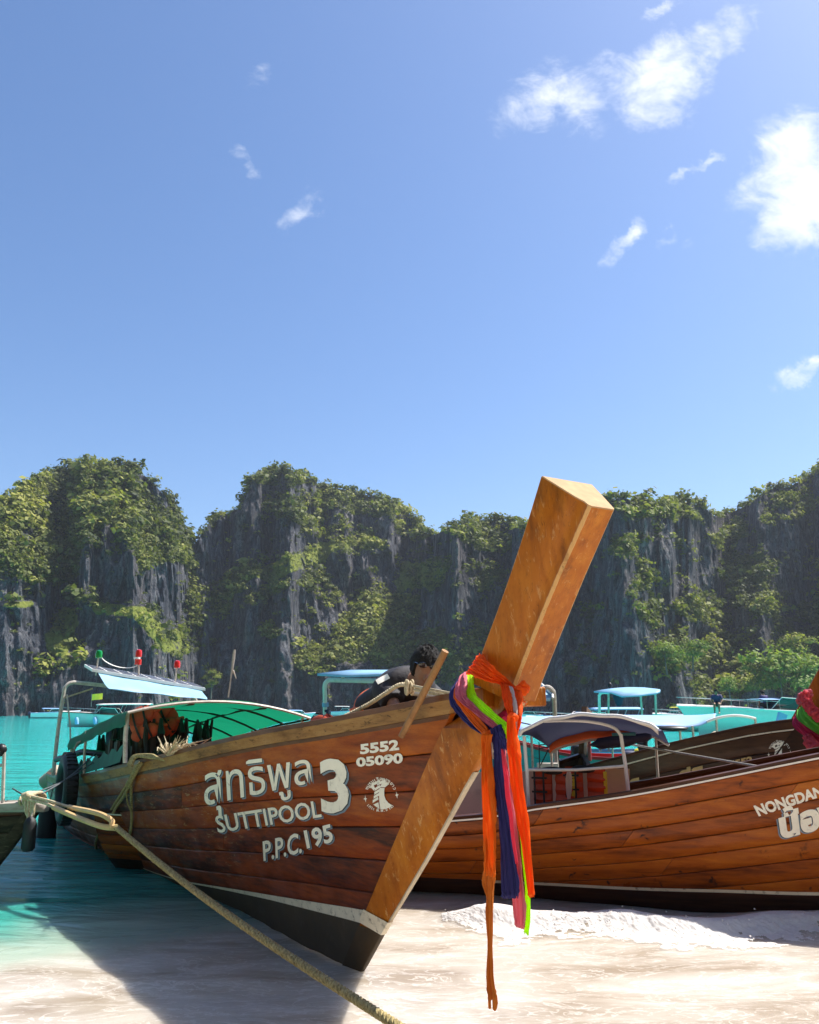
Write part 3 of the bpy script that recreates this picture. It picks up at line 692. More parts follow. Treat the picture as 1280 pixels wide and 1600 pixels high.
class Hull:
    def __init__(s, fr, sheer, xb, bst, g1, g0, zw, x0, wd, keel, bulge=.05):
        s.fr, s.zs, s.xb, s.bst, s.g1, s.g0, s.zw, s.x0, s.wd, s.keel, s.bulge = fr, sheer, xb, bst, g1, g0, zw, x0, wd, keel, bulge
    def hb(s, x, z):
        e = max(0., s.xb(z) - x); zs = s.zs(x); t = max(0., min(1.1, z / zs))
        b = s.bst(z) + s.g0(e) * (1 - t) + s.g1(e) * t + s.bulge * math.sin(math.pi * min(t, 1)) * min(1, e / 2.5)
        zk = s.keel(x)
        if z < 0: b = .02 + (b - .02) * max(0, 1 - z / zk) ** .6 if zk < 0 else b
        return b
    def curve(s, zf, xa, xe=None, n=26):
        """points along the side at height zf(x), ending on the stem"""
        if xe is None:
            xe = 0.
            for _ in range(30): xe = s.xb(zf(xe))
        return [(x, zf(x)) for x in np.linspace(xa, xe, n)]
    def side(s, x, z, off=0., sg=-1): return (x, sg * (s.hb(x, z) + off), z)
    def planks(s, root, mat, ztop, cuts, rail=.085, n=24, joints=(), name='plank', sg=-1):
        k = 0
        for k in range(14):
            za = lambda x, k=k: max(ztop(x) - rail - k * s.wd(x), s.zw(x) - .015)
            zb = lambda x, k=k: max(ztop(x) - rail - (k + 1) * s.wd(x), s.zw(x) - .015)
            A = s.curve(za, s.x0, n=n * 3); B = s.curve(zb, s.x0, n=n * 3)
            if max(a[1] - b[1] for a, b in zip(A, B)) < .02: break
            js = [0] + [j for j in joints[k % len(joints)]] + [1] if joints else [0, 1]
            for j0, j1 in zip(js[:-1], js[1:]):
                i0, i1 = int(j0 * (n * 3 - 1)), int(j1 * (n * 3 - 1)); idx = np.unique(np.linspace(i0, i1, n).astype(int))
                if max(A[i][1] - B[i][1] for i in idx) < .02: continue
                proud = random.uniform(0, .004); rows = []
                for i in idx:
                    (xa, z1), (xc, z0) = A[i], B[i]; gp = min(.0022, (z1 - z0) * .2)
                    z1 -= gp; z0 += gp; zm = (z1 + z0) / 2; xm = (xa + xc) / 2; c = min(.006, (z1 - z0) * .25)
                    rows.append([s.side(xa, z1, -.03, sg), s.side(xa, z1, proud - .006, sg), s.side(xa, z1 - c, proud, sg), s.side(xm, zm, proud + .001, sg),
                                 s.side(xc, z0 + c, proud, sg), s.side(xc, z0, proud - .006, sg), s.side(xc, z0, -.03, sg)])
                if j0 > 0: rows[0] = [(p[0] + .004, p[1], p[2]) for p in rows[0]]
                mb = MB().grid(rows, True); m = len(rows[0])
                mb.f.append(tuple(range(m))[::-1]); mb.f.append(tuple(range(len(mb.v) - m, len(mb.v))))
                mb.build(name, mat, root)
    def shell(s, root, mat, zt, zlo=None, off=-.028, name='hull', n=40, sides=(-1, 1), nz=9):
        mb = MB()
        for sg in sides:
            rows = []
            for t in np.linspace(0, 1, nz):
                zf = lambda x, t=t: (s.keel(x) if zlo is None else zlo(x)) * (1 - t) + zt(x) * t
                rows.append([s.side(x, z, off, sg) for x, z in s.curve(zf, s.x0, n=n)])
            mb.grid(rows, flip=sg > 0)
            mb.f.append(tuple(len(mb.v) - nz * n + i * n for i in range(nz)))     # transom half
        return mb.build(name, mat, root, fix=False)
    def band(s, root, name, mat, zlo, zhi, off, thick=.004, xa=None, xe=None, sides=(-1,), n=40):
        mb = MB(); xa = s.x0 if xa is None else xa
        for sg in sides:
            A = s.curve(zhi, xa, xe, n); B = s.curve(zlo, xa, xe, n); rows = []
            for (x1, z1), (x0, z0) in zip(A, B):
                rows.append([s.side(x1, z1, off - thick, sg), s.side(x1, z1, off, sg), s.side((x0 + x1) / 2, (z0 + z1) / 2, off, sg), s.side(x0, z0, off, sg), s.side(x0, z0, off - thick, sg)])
            mb.grid(rows, True); m = 5
            mb.f.append(tuple(range(len(mb.v) - m, len(mb.v))))
        return mb.build(name, mat, root)
    def gunwale(s, root, mat, zt, w=.10, h=.035, out=.012, sides=(-1, 1), name='gunwale', n=40):
        for sg in sides:
            rows = []
            for x, z in s.curve(zt, s.x0, n=n):
                b = s.hb(x, z)
                rows.append([(x, sg * (b + out), z - h * .5), (x, sg * (b + out), z + h * .4), (x, sg * (b + out - .012), z + h * .5), (x, sg * max(b - w, .0), z + h * .5), (x, sg * max(b - w, .0), z - h * .5)])
            mb = MB().grid(rows, True); mb.f.append((0, 1, 2, 3, 4)); mb.f.append(tuple(range(len(mb.v) - 5, len(mb.v))))
            mb.build(name, mat, root)

def glyphs(text, bold=.0, shear=0., res=3):
    cu = bpy.data.curves.new('t', 'FONT'); cu.body = text; cu.resolution_u = res; cu.offset = bold; cu.shear = shear
    o = bpy.data.objects.new('t', cu); COL.objects.link(o)
    me = o.evaluated_get(bpy.context.evaluated_depsgraph_get()).to_mesh()
    v = np.array([q.co[:2] for q in me.vertices]).reshape(-1, 2); f = [tuple(p.vertices) for p in me.polygons]
    bpy.data.objects.remove(o); bpy.data.curves.remove(cu); return v, f
def decal(fr, hb, name, mat, items, root, off=.006):
    """flat lettering laid on the hull side; items: (2D vertices in picture units, faces)"""
    mb = MB()
    for v, f in items:
        mb.add([tuple(fr.on_side(p[0], p[1], hb, off)) for p in v], f)
    o = mb.build(name, mat, root, smooth=False, fix=False); return o
def quad_map(v, tl, tr, br, bl, box=None):
    lo = v.min(0) if box is None else np.array(box[0]); hi = v.max(0) if box is None else np.array(box[1])
    u = (v - lo) / (hi - lo); tl, tr, br, bl = [np.array(p, float) for p in (tl, tr, br, bl)]
    a, b = u[:, :1], u[:, 1:]
    return (bl * (1 - a) + br * a) * (1 - b) + (tl * (1 - a) + tr * a) * b
def arc_text(text, c, R, a0, a1, h, up=1, skx=1., bold=.02):
    """clusters of letters set round a circle (picture units)"""
    cl = []
    for ch in text:
        if cl and ('\u0e31' == ch or '\u0e34' <= ch <= '\u0e3a' or '\u0e47' <= ch <= '\u0e4e'): cl[-1] += ch
        else: cl.append(ch)
    out = []
    for i, t in enumerate(cl):
        if t == ' ': continue
        v, f = glyphs(t, bold, res=1)
        if not len(v): continue
        v = (v - np.array([v[:, 0].mean(), 0])) * h / .7
        a = rad(a0 + (a1 - a0) * (i + .5) / len(cl)); r = R + v[:, 1] * up
        ang = a + (v[:, 0] / R) * (-1 if up > 0 else 1)
        out.append((np.stack([c[0] + skx * r * np.cos(ang), c[1] - r * np.sin(ang)], -1), f))
    return out
def emblem(c, S, tilt=0.):
    """union badge: two gripping hands, a ring of lettering and two small birds"""
    c = np.array(c, float); items = []
    T = lambda P: [np.array([c[0] + S * (x * math.cos(tilt) + y * math.sin(tilt)), c[1] - S * (-x * math.sin(tilt) + y * math.cos(tilt))]) for x, y in P]
    def poly(P): items.append((np.array(T(P)), [tuple(range(len(P)))]))
    wr = [(.02, .10), (.14, .26), (.30, .44), (.46, .52), (.40, .58), (.26, .62)]
    poly([(.30, .34), (.58, .52), (.46, .64), (.20, .66), (-.02, .40)][::-1])          # upper palm
    poly([(-.02, .36), (.27, .30), (.22, .10), (.20, -.15), (.26, -.40), (.40, -.62), (.60, -.78), (.34, -.92), (.05, -.96), (-.14, -.92), (-.14, -.40), (-.10, .05)])
    for i, (x, y, L) in enumerate([(-.50, .50, .56), (-.16, .50, .56), (-.34, .20, .36), (-.40, -.03, .40), (-.46, -.26, .40), (-.55, -.50, .38)]):
        poly([(x, y), (x + L, y + .17), (x + L - .02, y + .33), (x + .03, y + .17)])
    poly([(-.66, .42), (-.52, .40), (-.38, .22), (-.30, .36), (-.36, .56), (-.55, .56)])
    poly([(-.52, -.60), (-.20, -.50), (-.18, -.90), (-.36, -.76)])
    for sgn, a in ((1, 0), (-1, 0)):
        P = [(.93, .22), (.97, .04), (1.08, -.02), (.99, -.06), (.95, -.24), (.92, -.06), (.84, -.02), (.93, .02)]
        poly([(sgn * x, y - .18) for x, y in P])
    items += [(np.array([c + (np.array([[math.cos(tilt), math.sin(tilt)], [-math.sin(tilt), math.cos(tilt)]]) @ (p - c)) for p in v]), f)
              for v, f in arc_text('ชมรมเรือหางยาว', c, S * .80, 172, 22, S * .19)]
    items += [(np.array([c + (np.array([[math.cos(tilt), math.sin(tilt)], [-math.sin(tilt), math.cos(tilt)]]) @ (p - c)) for p in v]), f)
              for v, f in arc_text('เกาะ พี.พี.จำกัด', c, S * 1.10, 226, 322, S * .19, up=-1)]
    return items

# ---- the main boat
FM = Frame((-0.31, 5.68, 0.0), -60)
sheer_m = smooth_tab([(-8.4, .70), (-7, .755), (-5.1, .885), (-2.8, 1.155), (-1.69, 1.31), (-.72, 1.44), (-.09, 1.51), (.43, 1.57), (.78, 1.61), (1.5, 1.69)])
xb_m = interp([(-.6, -.75), (0, -.17), (.39, .19), (1.58, 1.27), (1.9, 1.58)])
HM = Hull(FM, sheer_m, xb_m, interp([(-.4, .02), (0, .03), (.4, .06), (1.3, .115), (1.7, .125)]),
          smooth_tab([(0, 0), (.9, .125), (1.44, .235), (2.07, .36), (3.0, .53), (4.15, .70), (6.4, .83), (8, .82), (10, .66)]),
          smooth_tab([(0, 0), (.8, .01), (1.78, .06), (3.6, .28), (4.65, .36), (6.3, .54), (8.3, .57), (10, .45)]),
          smooth_tab([(-8.4, -.12), (-6, -.05), (-4.5, .0), (-3.2, .06), (-2.2, .15), (-1.2, .245), (-.5, .315), (.2, .385), (1, .44)]),
          -8.2, interp([(-8, .125), (-4, .16), (-1, .185), (1, .19)]), interp([(-8.4, -.34), (-4, -.32), (-2, -.2), (-.4, -.05), (0, -.03), (1, -.03)]))
main = thing('wooden_boat', 'varnished wooden longtail boat with tall square prow post and SUTTIPOOL 3 lettering', 'boat', FM.O, FM.a)
HM.planks(main, MAT['plank'], sheer_m, None, joints=[(.42, .8), (.30, .66), (.52,), (.36, .74), (.6,), (.45,), (.55,)])
HM.shell(main, MAT['inner'], lambda x: sheer_m(x) - .01)
HM.band(main, 'rub_rail', MAT['rail'], lambda x: sheer_m(x) - .088, lambda x: sheer_m(x) - .012, .014, .05)
HM.band(main, 'rail_strip', MAT['rail_dark'], lambda x: sheer_m(x) - .112, lambda x: sheer_m(x) - .090, .007, .03)
HM.gunwale(main, MAT['rail_dark'], sheer_m)
HM.band(main, 'bottom', MAT['bottom'], lambda x: HM.keel(x), lambda x: HM.zw(x), .005, .02)
stripe_w = interp([(-4.5, .006), (-2.5, .014), (-1.2, .034), (0, .066), (.6, .090)])
HM.band(main, 'waterline_stripe', MAT['boot'], lambda x: HM.zw(x) - stripe_w(x) * .75, lambda x: HM.zw(x) + stripe_w(x) * .35, .009, .004, xa=-4.4)
def stem_section(zs, front, back, hf, hbk, root, mat, name, cap=True):
    rows = []
    for z in zs:
        xf, xk, a, b = front(z), back(z), hf(z), hbk(z)
        c = min(.012, a * .4)
        zf = z[0] if hasattr(z, '__len__') else z
        rows.append([(xk, -b, zf), (xk + (xf - xk) * .5, -(a + b) / 2 - .002, zf), (xf - c, -a, zf), (xf, -a + c, zf), (xf, a - c, zf), (xf - c, a, zf), (xk + (xf - xk) * .5, (a + b) / 2 + .002, zf), (xk, b, zf)])
    mb = MB().grid(rows, True); mb.f.append(tuple(range(8))[::-1]); mb.f.append(tuple(range(len(mb.v) - 8, len(mb.v))))
    return mb.build(name, mat, root)
pf = [FM.px(562, 1520, -.02), FM.px(600, 1446, -.03), FM.px(660, 1337, -.05), FM.px(720, 1222, -.06), FM.px(760, 1150, -.07), FM.px(790, 1092, -.09)]
fr_m = interp([(-.12, -.14)] + [(p[2], p[0]) for p in pf] + [(1.75, 1.86)])
bk_m = lambda z: xb_m(z) - .10
lowz = np.linspace(-.08, pf[-1][2] + .02, 22)
# planks end against the stem, which stands a little proud of them
stem_section(lowz, lambda z: fr_m(z), lambda z: xb_m(z) + .004, interp([(0, .010), (.5, .011), (1.2, .016), (1.7, .07)]), lambda z: HM.bst(z) + .012 if z < 1.52 else max(.03, HM.bst(z) + .012 - (z - 1.52) * 1.6), main, MAT['stem'], 'stem')
stem_section(np.linspace(-.085, .31, 6), lambda z: fr_m(z) + .003, lambda z: xb_m(z) + .0, interp([(0, .016), (.5, .019)]), lambda z: HM.bst(z) + .017, main, MAT['bottom'], 'stem_bottom')
hf_s = interp([(0, .010), (.5, .011), (1.2, .016), (1.7, .07)])
def stem_t(x, z):                         # half thickness of the stem at (x, z)
    k = max(0., min(1., (x - xb_m(z)) / max(.01, fr_m(z) - xb_m(z)))); return (HM.bst(z) + .014) * (1 - k) + hf_s(z) * k
rows = []
for v_ in np.linspace(0, 1, 4):
    r_ = []
    for u_ in np.linspace(0, 1, 8):
        z_ = (.335 + .085 * v_) * (1 - u_) + (.290 + .085 * v_) * u_; x_ = (xb_m(z_) - .012) * (1 - u_) + (fr_m(z_) + .004) * u_
        r_.append((x_, -stem_t(x_, z_) - .0075, z_))
    zf_ = .290 + .085 * v_
    r_ += [(fr_m(zf_) + .008, -.006, zf_), (fr_m(zf_) + .008, .006, zf_)] + [(p[0], -p[1], p[2]) for p in r_[::-1]]
    rows.append(r_)
mb = MB().grid(rows)
mb.build('waterline_stripe', MAT['boot'], main)
MB().grid([[(fr_m(z) - .004, -.0125 - .006 * (z - .4), z), (fr_m(z) + .007, -.011 - .005 * (z - .4), z), (fr_m(z) + .007, .011 + .005 * (z - .4), z), (fr_m(z) - .004, .0125 + .006 * (z - .4), z)] for z in np.linspace(.38, 1.28, 12)]).build('cutwater_strip', MAT['strip'], main)
# the tall prow post: four corner lines from the sash up to the slanted top
A_ = FM.px(846, 745, -.155); B_ = FM.px(921, 792, -.078)
a0 = FM.px(738, 1062, -.15); b0 = FM.px(797, 1092, -.085)
a1 = FM.px(757, 1010, -.15); b1 = FM.px(812, 1050, -.085); a2 = FM.px(790, 920, -.152); b2 = FM.px(862, 925, -.083); a3 = FM.px(820, 830, -.154); b3 = FM.px(893, 855, -.08)
rows = []
def mir(p): return np.array([p[0], -p[1], p[2]])
La = spline([a0 - (a1 - a0) * .06, a0, a1, a2, a3, A_], 5); Lb = spline([b0 - (b1 - b0) * .06, b0, b1, b2, b3, B_], 5)
for p, q in zip(La, Lb):
    d = (p - q); fc = .012 * np.array([d[0], 0, d[2]]) / max(1e-6, np.linalg.norm(d))
    wob = random.uniform(-.002, .002)
    m1, m2 = p + (q - p) * .35, p + (q - p) * .7
    rows.append([p, p + (q - p) * .06, m1 + (0, wob, 0), m2 + (0, -wob, 0), q + fc * 4, q + fc, q + np.array([0, .012, 0]), q + np.array([0, .034, 0]), mir(q) - np.array([0, .034, 0]), mir(q) - np.array([0, .012, 0]), mir(q) + fc, mir((p + q) / 2), mir(p)])
mb = MB().grid(rows, True); mb.f.append(tuple(range(len(mb.v) - 13, len(mb.v)))); mb.f.append(tuple(range(13)))
pp_ = mb.build('prow_post', MAT['post'], main)
pp_.data.attributes.new('edge', 'FLOAT', 'POINT').data.foreach_set('value', np.array([1, .55, 0, 0, .6, 1, 1, .4, .4, 1, 1, 0, 1] * len(rows), np.float32))
tp = [np.array(p) for p in rows[-1]]; ax_ = np.array(Lb[-1]) - np.array(Lb[-3]); ax_ /= np.linalg.norm(ax_)
cen = sum(tp) / len(tp)
mb = MB().add([p + ax_ * .0 for p in tp] + [cen + (p - cen) * .985 + ax_ * .006 for p in tp], [(i, (i + 1) % 13, 13 + (i + 1) % 13, 13 + i) for i in range(13)] + [tuple(range(13, 26))])
mb.build('post_end', MAT['end_grain'], main, smooth=False)
# crossbeam and breasthook behind the sashes
MB().beam((1.50, -.11, 1.655), (1.50, .29, 1.665), .12, .10).build('crossbeam', MAT['stem'], main, bevel=.008)
MB().prism([(.72, -.145, 1.60), (1.32, -.105, 1.675), (1.32, .105, 1.675), (.72, .145, 1.60)], (0, 0, -.04), (0, 0, .0)).build('breasthook', MAT['rail_dark'], main)
# floor, thwarts and ribs inside
MB().grid([[(x, -HM.hb(x, .25) + .03, .28 + max(0, (x + 3) * .17)), (x, HM.hb(x, .25) - .03, .28 + max(0, (x + 3) * .17))] for x in np.linspace(-8.1, .3, 12)]).build('floor_boards', MAT['inner'], main)
for x in (-.9, -2.4, -4.1, -5.8):
    b = HM.hb(x, sheer_m(x) - .25) - .03
    MB().box((x, 0, sheer_m(x) - .25), (.22, 2 * b, .035)).build('thwart', MAT['rail_dark'], main)
# lettering
def lettering(text, corners, bold=.02, shade=(4, 3), fr=FM, H=HM, root=main, mat='letter', shear=0., outline=True):
    v, f = glyphs(text, bold, shear); q = quad_map(v, *corners)
    decal(fr, H.hb, 'lettering', MAT[mat], [(q, f)], root, .0085)
    if shade:
        decal(fr, H.hb, 'lettering_shade', MAT['letter_shade'], [(q + np.array(shade), f), (q + np.array(shade) * .75, f)], root, .0066)
        if outline: decal(fr, H.hb, 'lettering_outline', MAT['letter_dark'], [(q + np.array(shade) * .38, f)], root, .0075)
lettering('สุทธิพูล', [(317, 1196), (483, 1176), (489, 1240), (321, 1282)], .004, (3, 2.5))
lettering('SUTTIPOOL', [(335, 1275), (499, 1250), (503, 1277), (341, 1302)], .018, (3, 2.4))
lettering('3', [(498, 1187), (541, 1183), (547, 1268), (503, 1273)], .03, (4, 3.2))
lettering('P.P.C.', [(408, 1315), (470, 1300), (472, 1333), (412, 1346)], .02, (3, 2), shear=.12)
lettering('195', [(473, 1298), (516, 1287), (522, 1316), (480, 1327)], .03, (3, 2), shear=.05)
lettering('5552', [(562, 1163), (623, 1155), (624, 1172), (563, 1179)], .045, None)
lettering('05090', [(556, 1184), (629, 1176), (630, 1193), (557, 1199)], .045, None)
decal(FM, HM.hb, 'emblem', MAT['letter'], emblem((595, 1240), 26, -.12), main, .008)

# ---- canopy over the stern
HP = lambda x, y, z: (x, y, z)
def hoop(x, zc, ze, b, n=11): return [(x, -b + 2 * b * i / (n - 1), ze + (zc - ze) * (1 - (2 * i / (n - 1) - 1) ** 2) - .06 * (i / (n - 1))) for i in range(n)]
hx = [(-2.95, 1.715, 1.585, .90), (-3.7, 1.70, 1.52, .90), (-4.5, 1.64, 1.43, .90), (-5.3, 1.55, 1.33, .90), (-6.1, 1.45, 1.24, .90)]
rows = []
for i, h in enumerate(hx[:-1]):
    for k in range(4):
        t = k / 4; q = [a * (1 - t) + b * t for a, b in zip(h, hx[i + 1])]
        sag = .05 * math.sin(math.pi * t)
        rows.append([(p[0], p[1], p[2] - sag * (1 - (p[1] / .9) ** 2) + .006 * math.sin(p[1] * 9 + k)) for p in hoop(*q, n=15)])
rows.append(hoop(*hx[-1], n=15))
tarp = MB().grid(rows).build('canopy', MAT['green_tarp'], main)
val = [[(r[0][0], r[0][1] - .003, r[0][2]), (r[0][0], r[0][1] - .02 - .006 * math.sin(i * 2.1), r[0][2] - .06 - .012 * math.sin(i * 1.7)), (r[0][0] + .01, r[0][1] - .012, r[0][2] - .115 - .02 * abs(math.sin(i * 1.3)))] for i, r in enumerate(rows)]
MB().grid(val).build('canopy_valance', MAT['green_tarp'], main)
for i, h in enumerate(hx):
    MB().tube([(p[0], p[1], p[2] - .016) for p in hoop(*h, n=13)], .012 if i else .015, 6).build('canopy_hoop', MAT['metal'] if i == 0 else MAT['dark_wood'], main)
for y in (-.3, .42, .88):
    MB().tube([(h[0], y, dict((round(p[1], 2), p[2]) for p in hoop(*h, n=19)).get(round(y, 2), h[2] + (h[1] - h[2]) * (1 - (y / .9) ** 2) - .06 * (y + .9) / 1.8) - .035) for h in hx], .011, 6).build('canopy_rod', MAT['dark_wood'], main)
for x, y, r in ((-3.05, -.88, .021), (-6.0, -.88, .017), (-5.0, -.9, .015), (-3.1, .88, .018), (-6.0, .88, .015), (-4.6, .88, .015)):
    zt = float(np.interp(x, [h[0] for h in hx][::-1], [h[2] for h in hx][::-1])) - (.06 if y > 0 else 0)
    MB().tube([(x, y * .985, sheer_m(x)), (x - .01, y, (sheer_m(x) + zt) / 2), (x, y, zt)], r, 8).build('canopy_post', MAT['metal'], main)
# stern frame with pipe bend, blue awning and solar panel
fx = -6.5
bend = spline([(fx, -1.0, .80), (fx, -.99, 1.4), (fx, -.965, 1.80), (fx, -.945, 1.885), (fx, -.88, 1.93), (fx, -.75, 1.925), (fx, -.1, 1.86), (fx, .55, 1.79), (fx, .68, 1.76), (fx, .75, 1.66), (fx, .78, 1.2), (fx, .8, .8)], 5)
MB().tube(bend, .024, 8).build('stern_frame', MAT['metal'], main)
MB().tube([(fx, -.95, 1.74), (fx, -.7, 1.83), (fx, -.62, 1.86)], .012, 6).build('frame_lashing', MAT['rope_pale'], main)
MB().tube([(fx + .02, -.93, 1.78), (fx + .1, -.87, 1.4), (fx + .15, -.82, .9)], .010, 6).build('frame_stay', MAT['metal'], main)
p0, p1 = np.array(FM.pxx(136, 1051, fx)), np.array(FM.pxx(309, 1080, fx))
R_ = .34
def panel_pt(u, v): q = p0 * (1 - u) + p1 * u; return np.array([fx + .36 - v * .62, q[1], q[2] + .0 + v * .085])
tp = [panel_pt(*k) for k in ((0, 0), (1, 0), (1, 1), (0, 1))]
mb = MB(); mb.add([*tp, *[t + np.array([0, 0, .035]) for t in tp]], [(3, 2, 1, 0), (4, 5, 6, 7), (0, 1, 5, 4), (1, 2, 6, 5), (2, 3, 7, 6), (3, 0, 4, 7)])
sp_ = mb.build('solar_panel', MAT['white_pipe'], main, smooth=False)
for i in range(8):
    for j in range(2):
        c = [panel_pt(a, b) + np.array([0, 0, .038]) for a, b in ((i / 8 + .012, j / 2 + .05), ((i + 1) / 8 - .004, j / 2 + .05), ((i + 1) / 8 - .004, j / 2 + .47), (i / 8 + .012, j / 2 + .47))]
        MB().add(c, [(0, 1, 2, 3)]).build('solar_cell', MAT['solar'], sp_, smooth=False, fix=False)
rows = []
for k, (dx, dz) in enumerate(((.34, .0), (.40, -.045), (.47, -.09), (.54, -.135), (.60, -.175), (.615, -.20), (.60, -.205))):
    rows.append([(fx + dx, q[1], q[2] + dz * (1 - .40 * u) + .006 * math.sin(u * 17 + k)) for u in np.linspace(.05 + .014 * k, .97, 14) for q in [p0 * (1 - u) + p1 * u]])
MB().grid(rows).build('awning', MAT['blue_tarp'], main)
def nav_light(px_, top, base, mat, name, band_=False):
    t = np.array(FM.pxx(px_, top, fx)); b = np.array(FM.pxx(base[0], base[1], fx))
    r = thing('navigation_light', name, 'boat light', FM.w(b), FM.a)
    ax = t - b; L = np.linalg.norm(ax)
    MB().tube([(0, 0, -.02), tuple(ax * .86)], .011, 6).build('light_pole', MAT['metal'], r)
    c = ax
    MB().tube([tuple(c + np.array([0, 0, z])) for z in (-.06, -.055, -.0, .035, .045)], [.03, .042, .045, .036, .012], 12).build('lens', mat, r)
    if band_:
        MB().tube([tuple(c + np.array([.012, -.02, z])) for z in (-.085, -.06)], [.044, .044], 12).build('lens_band', MAT['white_pipe'], r)
        MB().tube([tuple(c + np.array([0, 0, z])) for z in (-.16, -.085)], [.044, .046], 12).build('lower_lens', mat, r)
    return r
nav_light(155, 1021, (150, 1053), MAT['green_light'], 'green navigation light on a thin pole above the solar panel')
nav_light(217, 1020, (217, 1062), MAT['red_light'], 'double red and white navigation light on the middle pole above the solar panel', True)
nav_light(277, 1037, (273, 1072), MAT['red_light'], 'single small red navigation light on the rightmost pole above the solar panel')
cb = [FM.w(FM.pxx(*q, fx + .01)) for q in ((157, 1025), (163, 1032), (175, 1039), (190, 1043), (205, 1043), (215, 1040))]
tag(MB().tube(spline(cb, 5), .006, 5).build('cable', MAT['white_pipe']), 'white cable sagging between the green light and the double red light', 'cable')
bm_ = [FM.w(FM.px(*q, .05)) for q in ((374, 1090), (377, 1050), (379, 1012))]
wand = thing('split_stick', 'split bamboo stick standing upright on the green canopy edge', 'stick', FM.w((-2.97, .04, 1.73)), FM.a)
b1_ = [(0, 0, -.02), (.01, .015, .16), (.02, .03, .36), (.02, .035, .44)]
MB().tube(b1_, [.007, .008, .015, .011], 6).build('stick', MAT['grey_wood'], wand)
MB().tube([(.02, .03, .24), (.02, .065, .16)], [.012, .004], 5).build('splinter', MAT['grey_wood'], wand)

# engine and gear under the canopy
eng = thing('boat_engine', 'black oily engine with long tiller under the green canopy', 'engine', FM.w((-4.15, -.42, 1.0)), FM.a + .3); eng.scale = (1.15, 1.15, 1.0)
MB().box((0, 0, .12), (.62, .36, .34)).box((.08, 0, .36), (.42, .24, .18)).build('engine_block', MAT['dark_metal'], eng, bevel=.02)
for i in range(4): MB().tube([(-.18 + i * .13, -.2, .28), (-.18 + i * .13, -.26, .28), (-.18 + i * .13, -.26, .10)], .024, 6).build('exhaust', MAT['dark_metal'], eng)
MB().tube([(.3, 0, .2), (.62, -.02, .22), (1.0, -.1, .3)], [.03, .025, .02], 8).build('tiller', MAT['dark_metal'], eng)
MB().ell((.38, 0, .1), (.05, .2, .2), nu=16).build('flywheel', MAT['dark_metal'], eng)
MB().tube([(-.3, 0, .1), (-1.2, -.02, .12), (-1.9, .05, .0)], .035, 8).build('drive_shaft', MAT['dark_metal'], eng)
for i in range(5): MB().tube([(-.28 + i * .14, .0, .42), (-.24 + i * .14, .05, .47), (-.1 + i * .1, .16, .44 - .05 * i)], .018, 6).build('hose', MAT['dark_metal'], eng)
# gear hanging from the canopy
gb = thing('hanging_bundle', 'dark bundle of nets and gear hanging under the rear of the canopy', 'gear', FM.w((-4.3, -.42, 1.22)), FM.a)
for i in range(110):
    x = random.uniform(-1.3, .95); y = random.uniform(-.3, .5); L = random.uniform(.15, .55); z0 = .20 + x * .10
    MB().tube([(x, y, z0), (x + random.uniform(-.08, .08), y, z0 - L * .5), (x + random.uniform(-.12, .12), y, z0 - L)], [.012, random.uniform(.02, .055), .01], 6).build('strand', random.choice([MAT['dark_metal'], MAT['tyre'], MAT['tyre'], MAT['dark_wood'], MAT['dark_metal']]), gb)
for i in range(26):
    MB().ell((random.uniform(-.7, .95), random.uniform(-.25, .3), random.uniform(-.42, .15)), (random.uniform(.08, .15), .09, random.uniform(.08, .17)), nu=8, nv=6).build('bag', MAT['dark_metal'] if i % 3 else MAT['navy_cloth'], gb)
nt = []
for i in range(22):
    x = -5.95 + i * .13
    nt.append([(x, -.88, sheer_m(x) + .02), (x + .03, -.87, sheer_m(x) + .09), (x, -.86, sheer_m(x) + .16 + .03 * math.sin(i * 1.9))])
tag(MB().grid([[FM.w(p) for p in r] for r in nt]).build('netting', MAT['green_net']), 'green netting along the stern gunwale under the canopy', 'netting')

def vest(p, rz, tilt, label, group='orange life jackets in the boats', s=1., col='orange_vest', lie=0.):
    r = thing('life_jacket', label, 'life jacket', p, rz, group); r.rotation_euler = (tilt, lie, rz); r.scale = (s, s, s)
    for sg in (-1, 1):
        MB().ell((sg * .135, -.055, 0), (.125, .055, .27), nu=12, nv=8, fn=lambda q: 1 + .12 * math.cos(q.z * 9)).build('foam_panel', MAT[col], r)
        MB().tube([(sg * .13, -.07, .24), (sg * .14, 0, .33), (sg * .13, .07, .24)], .035, 6).build('shoulder', MAT[col], r)
    MB().ell((0, .06, 0), (.26, .05, .29), nu=14, nv=8, fn=lambda q: 1 + .1 * math.cos(q.z * 8)).build('back_panel', MAT[col], r)
    for z in (.1, -.08):
        MB().grid([[(.278 * math.cos(a), -.02 + .125 * math.sin(a) * 1.0, z + .018), (.278 * math.cos(a), -.02 + .125 * math.sin(a), z - .018)] for a in np.linspace(0, 2 * math.pi, 20)]).build('belt', MAT['vest_strap'], r)
    MB().box((0, -.145, .1), (.05, .02, .04)).build('buckle', MAT['vest_strap'], r)
    return r
vest(FM.w((-3.5, -.62, 1.46)), FM.a + 1.2, .3, 'orange life jacket hanging under the green canopy by its front post', s=.62, lie=1.2)
vest(FM.w((-3.6, -.42, 1.48)), FM.a + .7, -.2, 'orange life jacket hanging under the green canopy, farther from the front post', s=.6, lie=1.0)
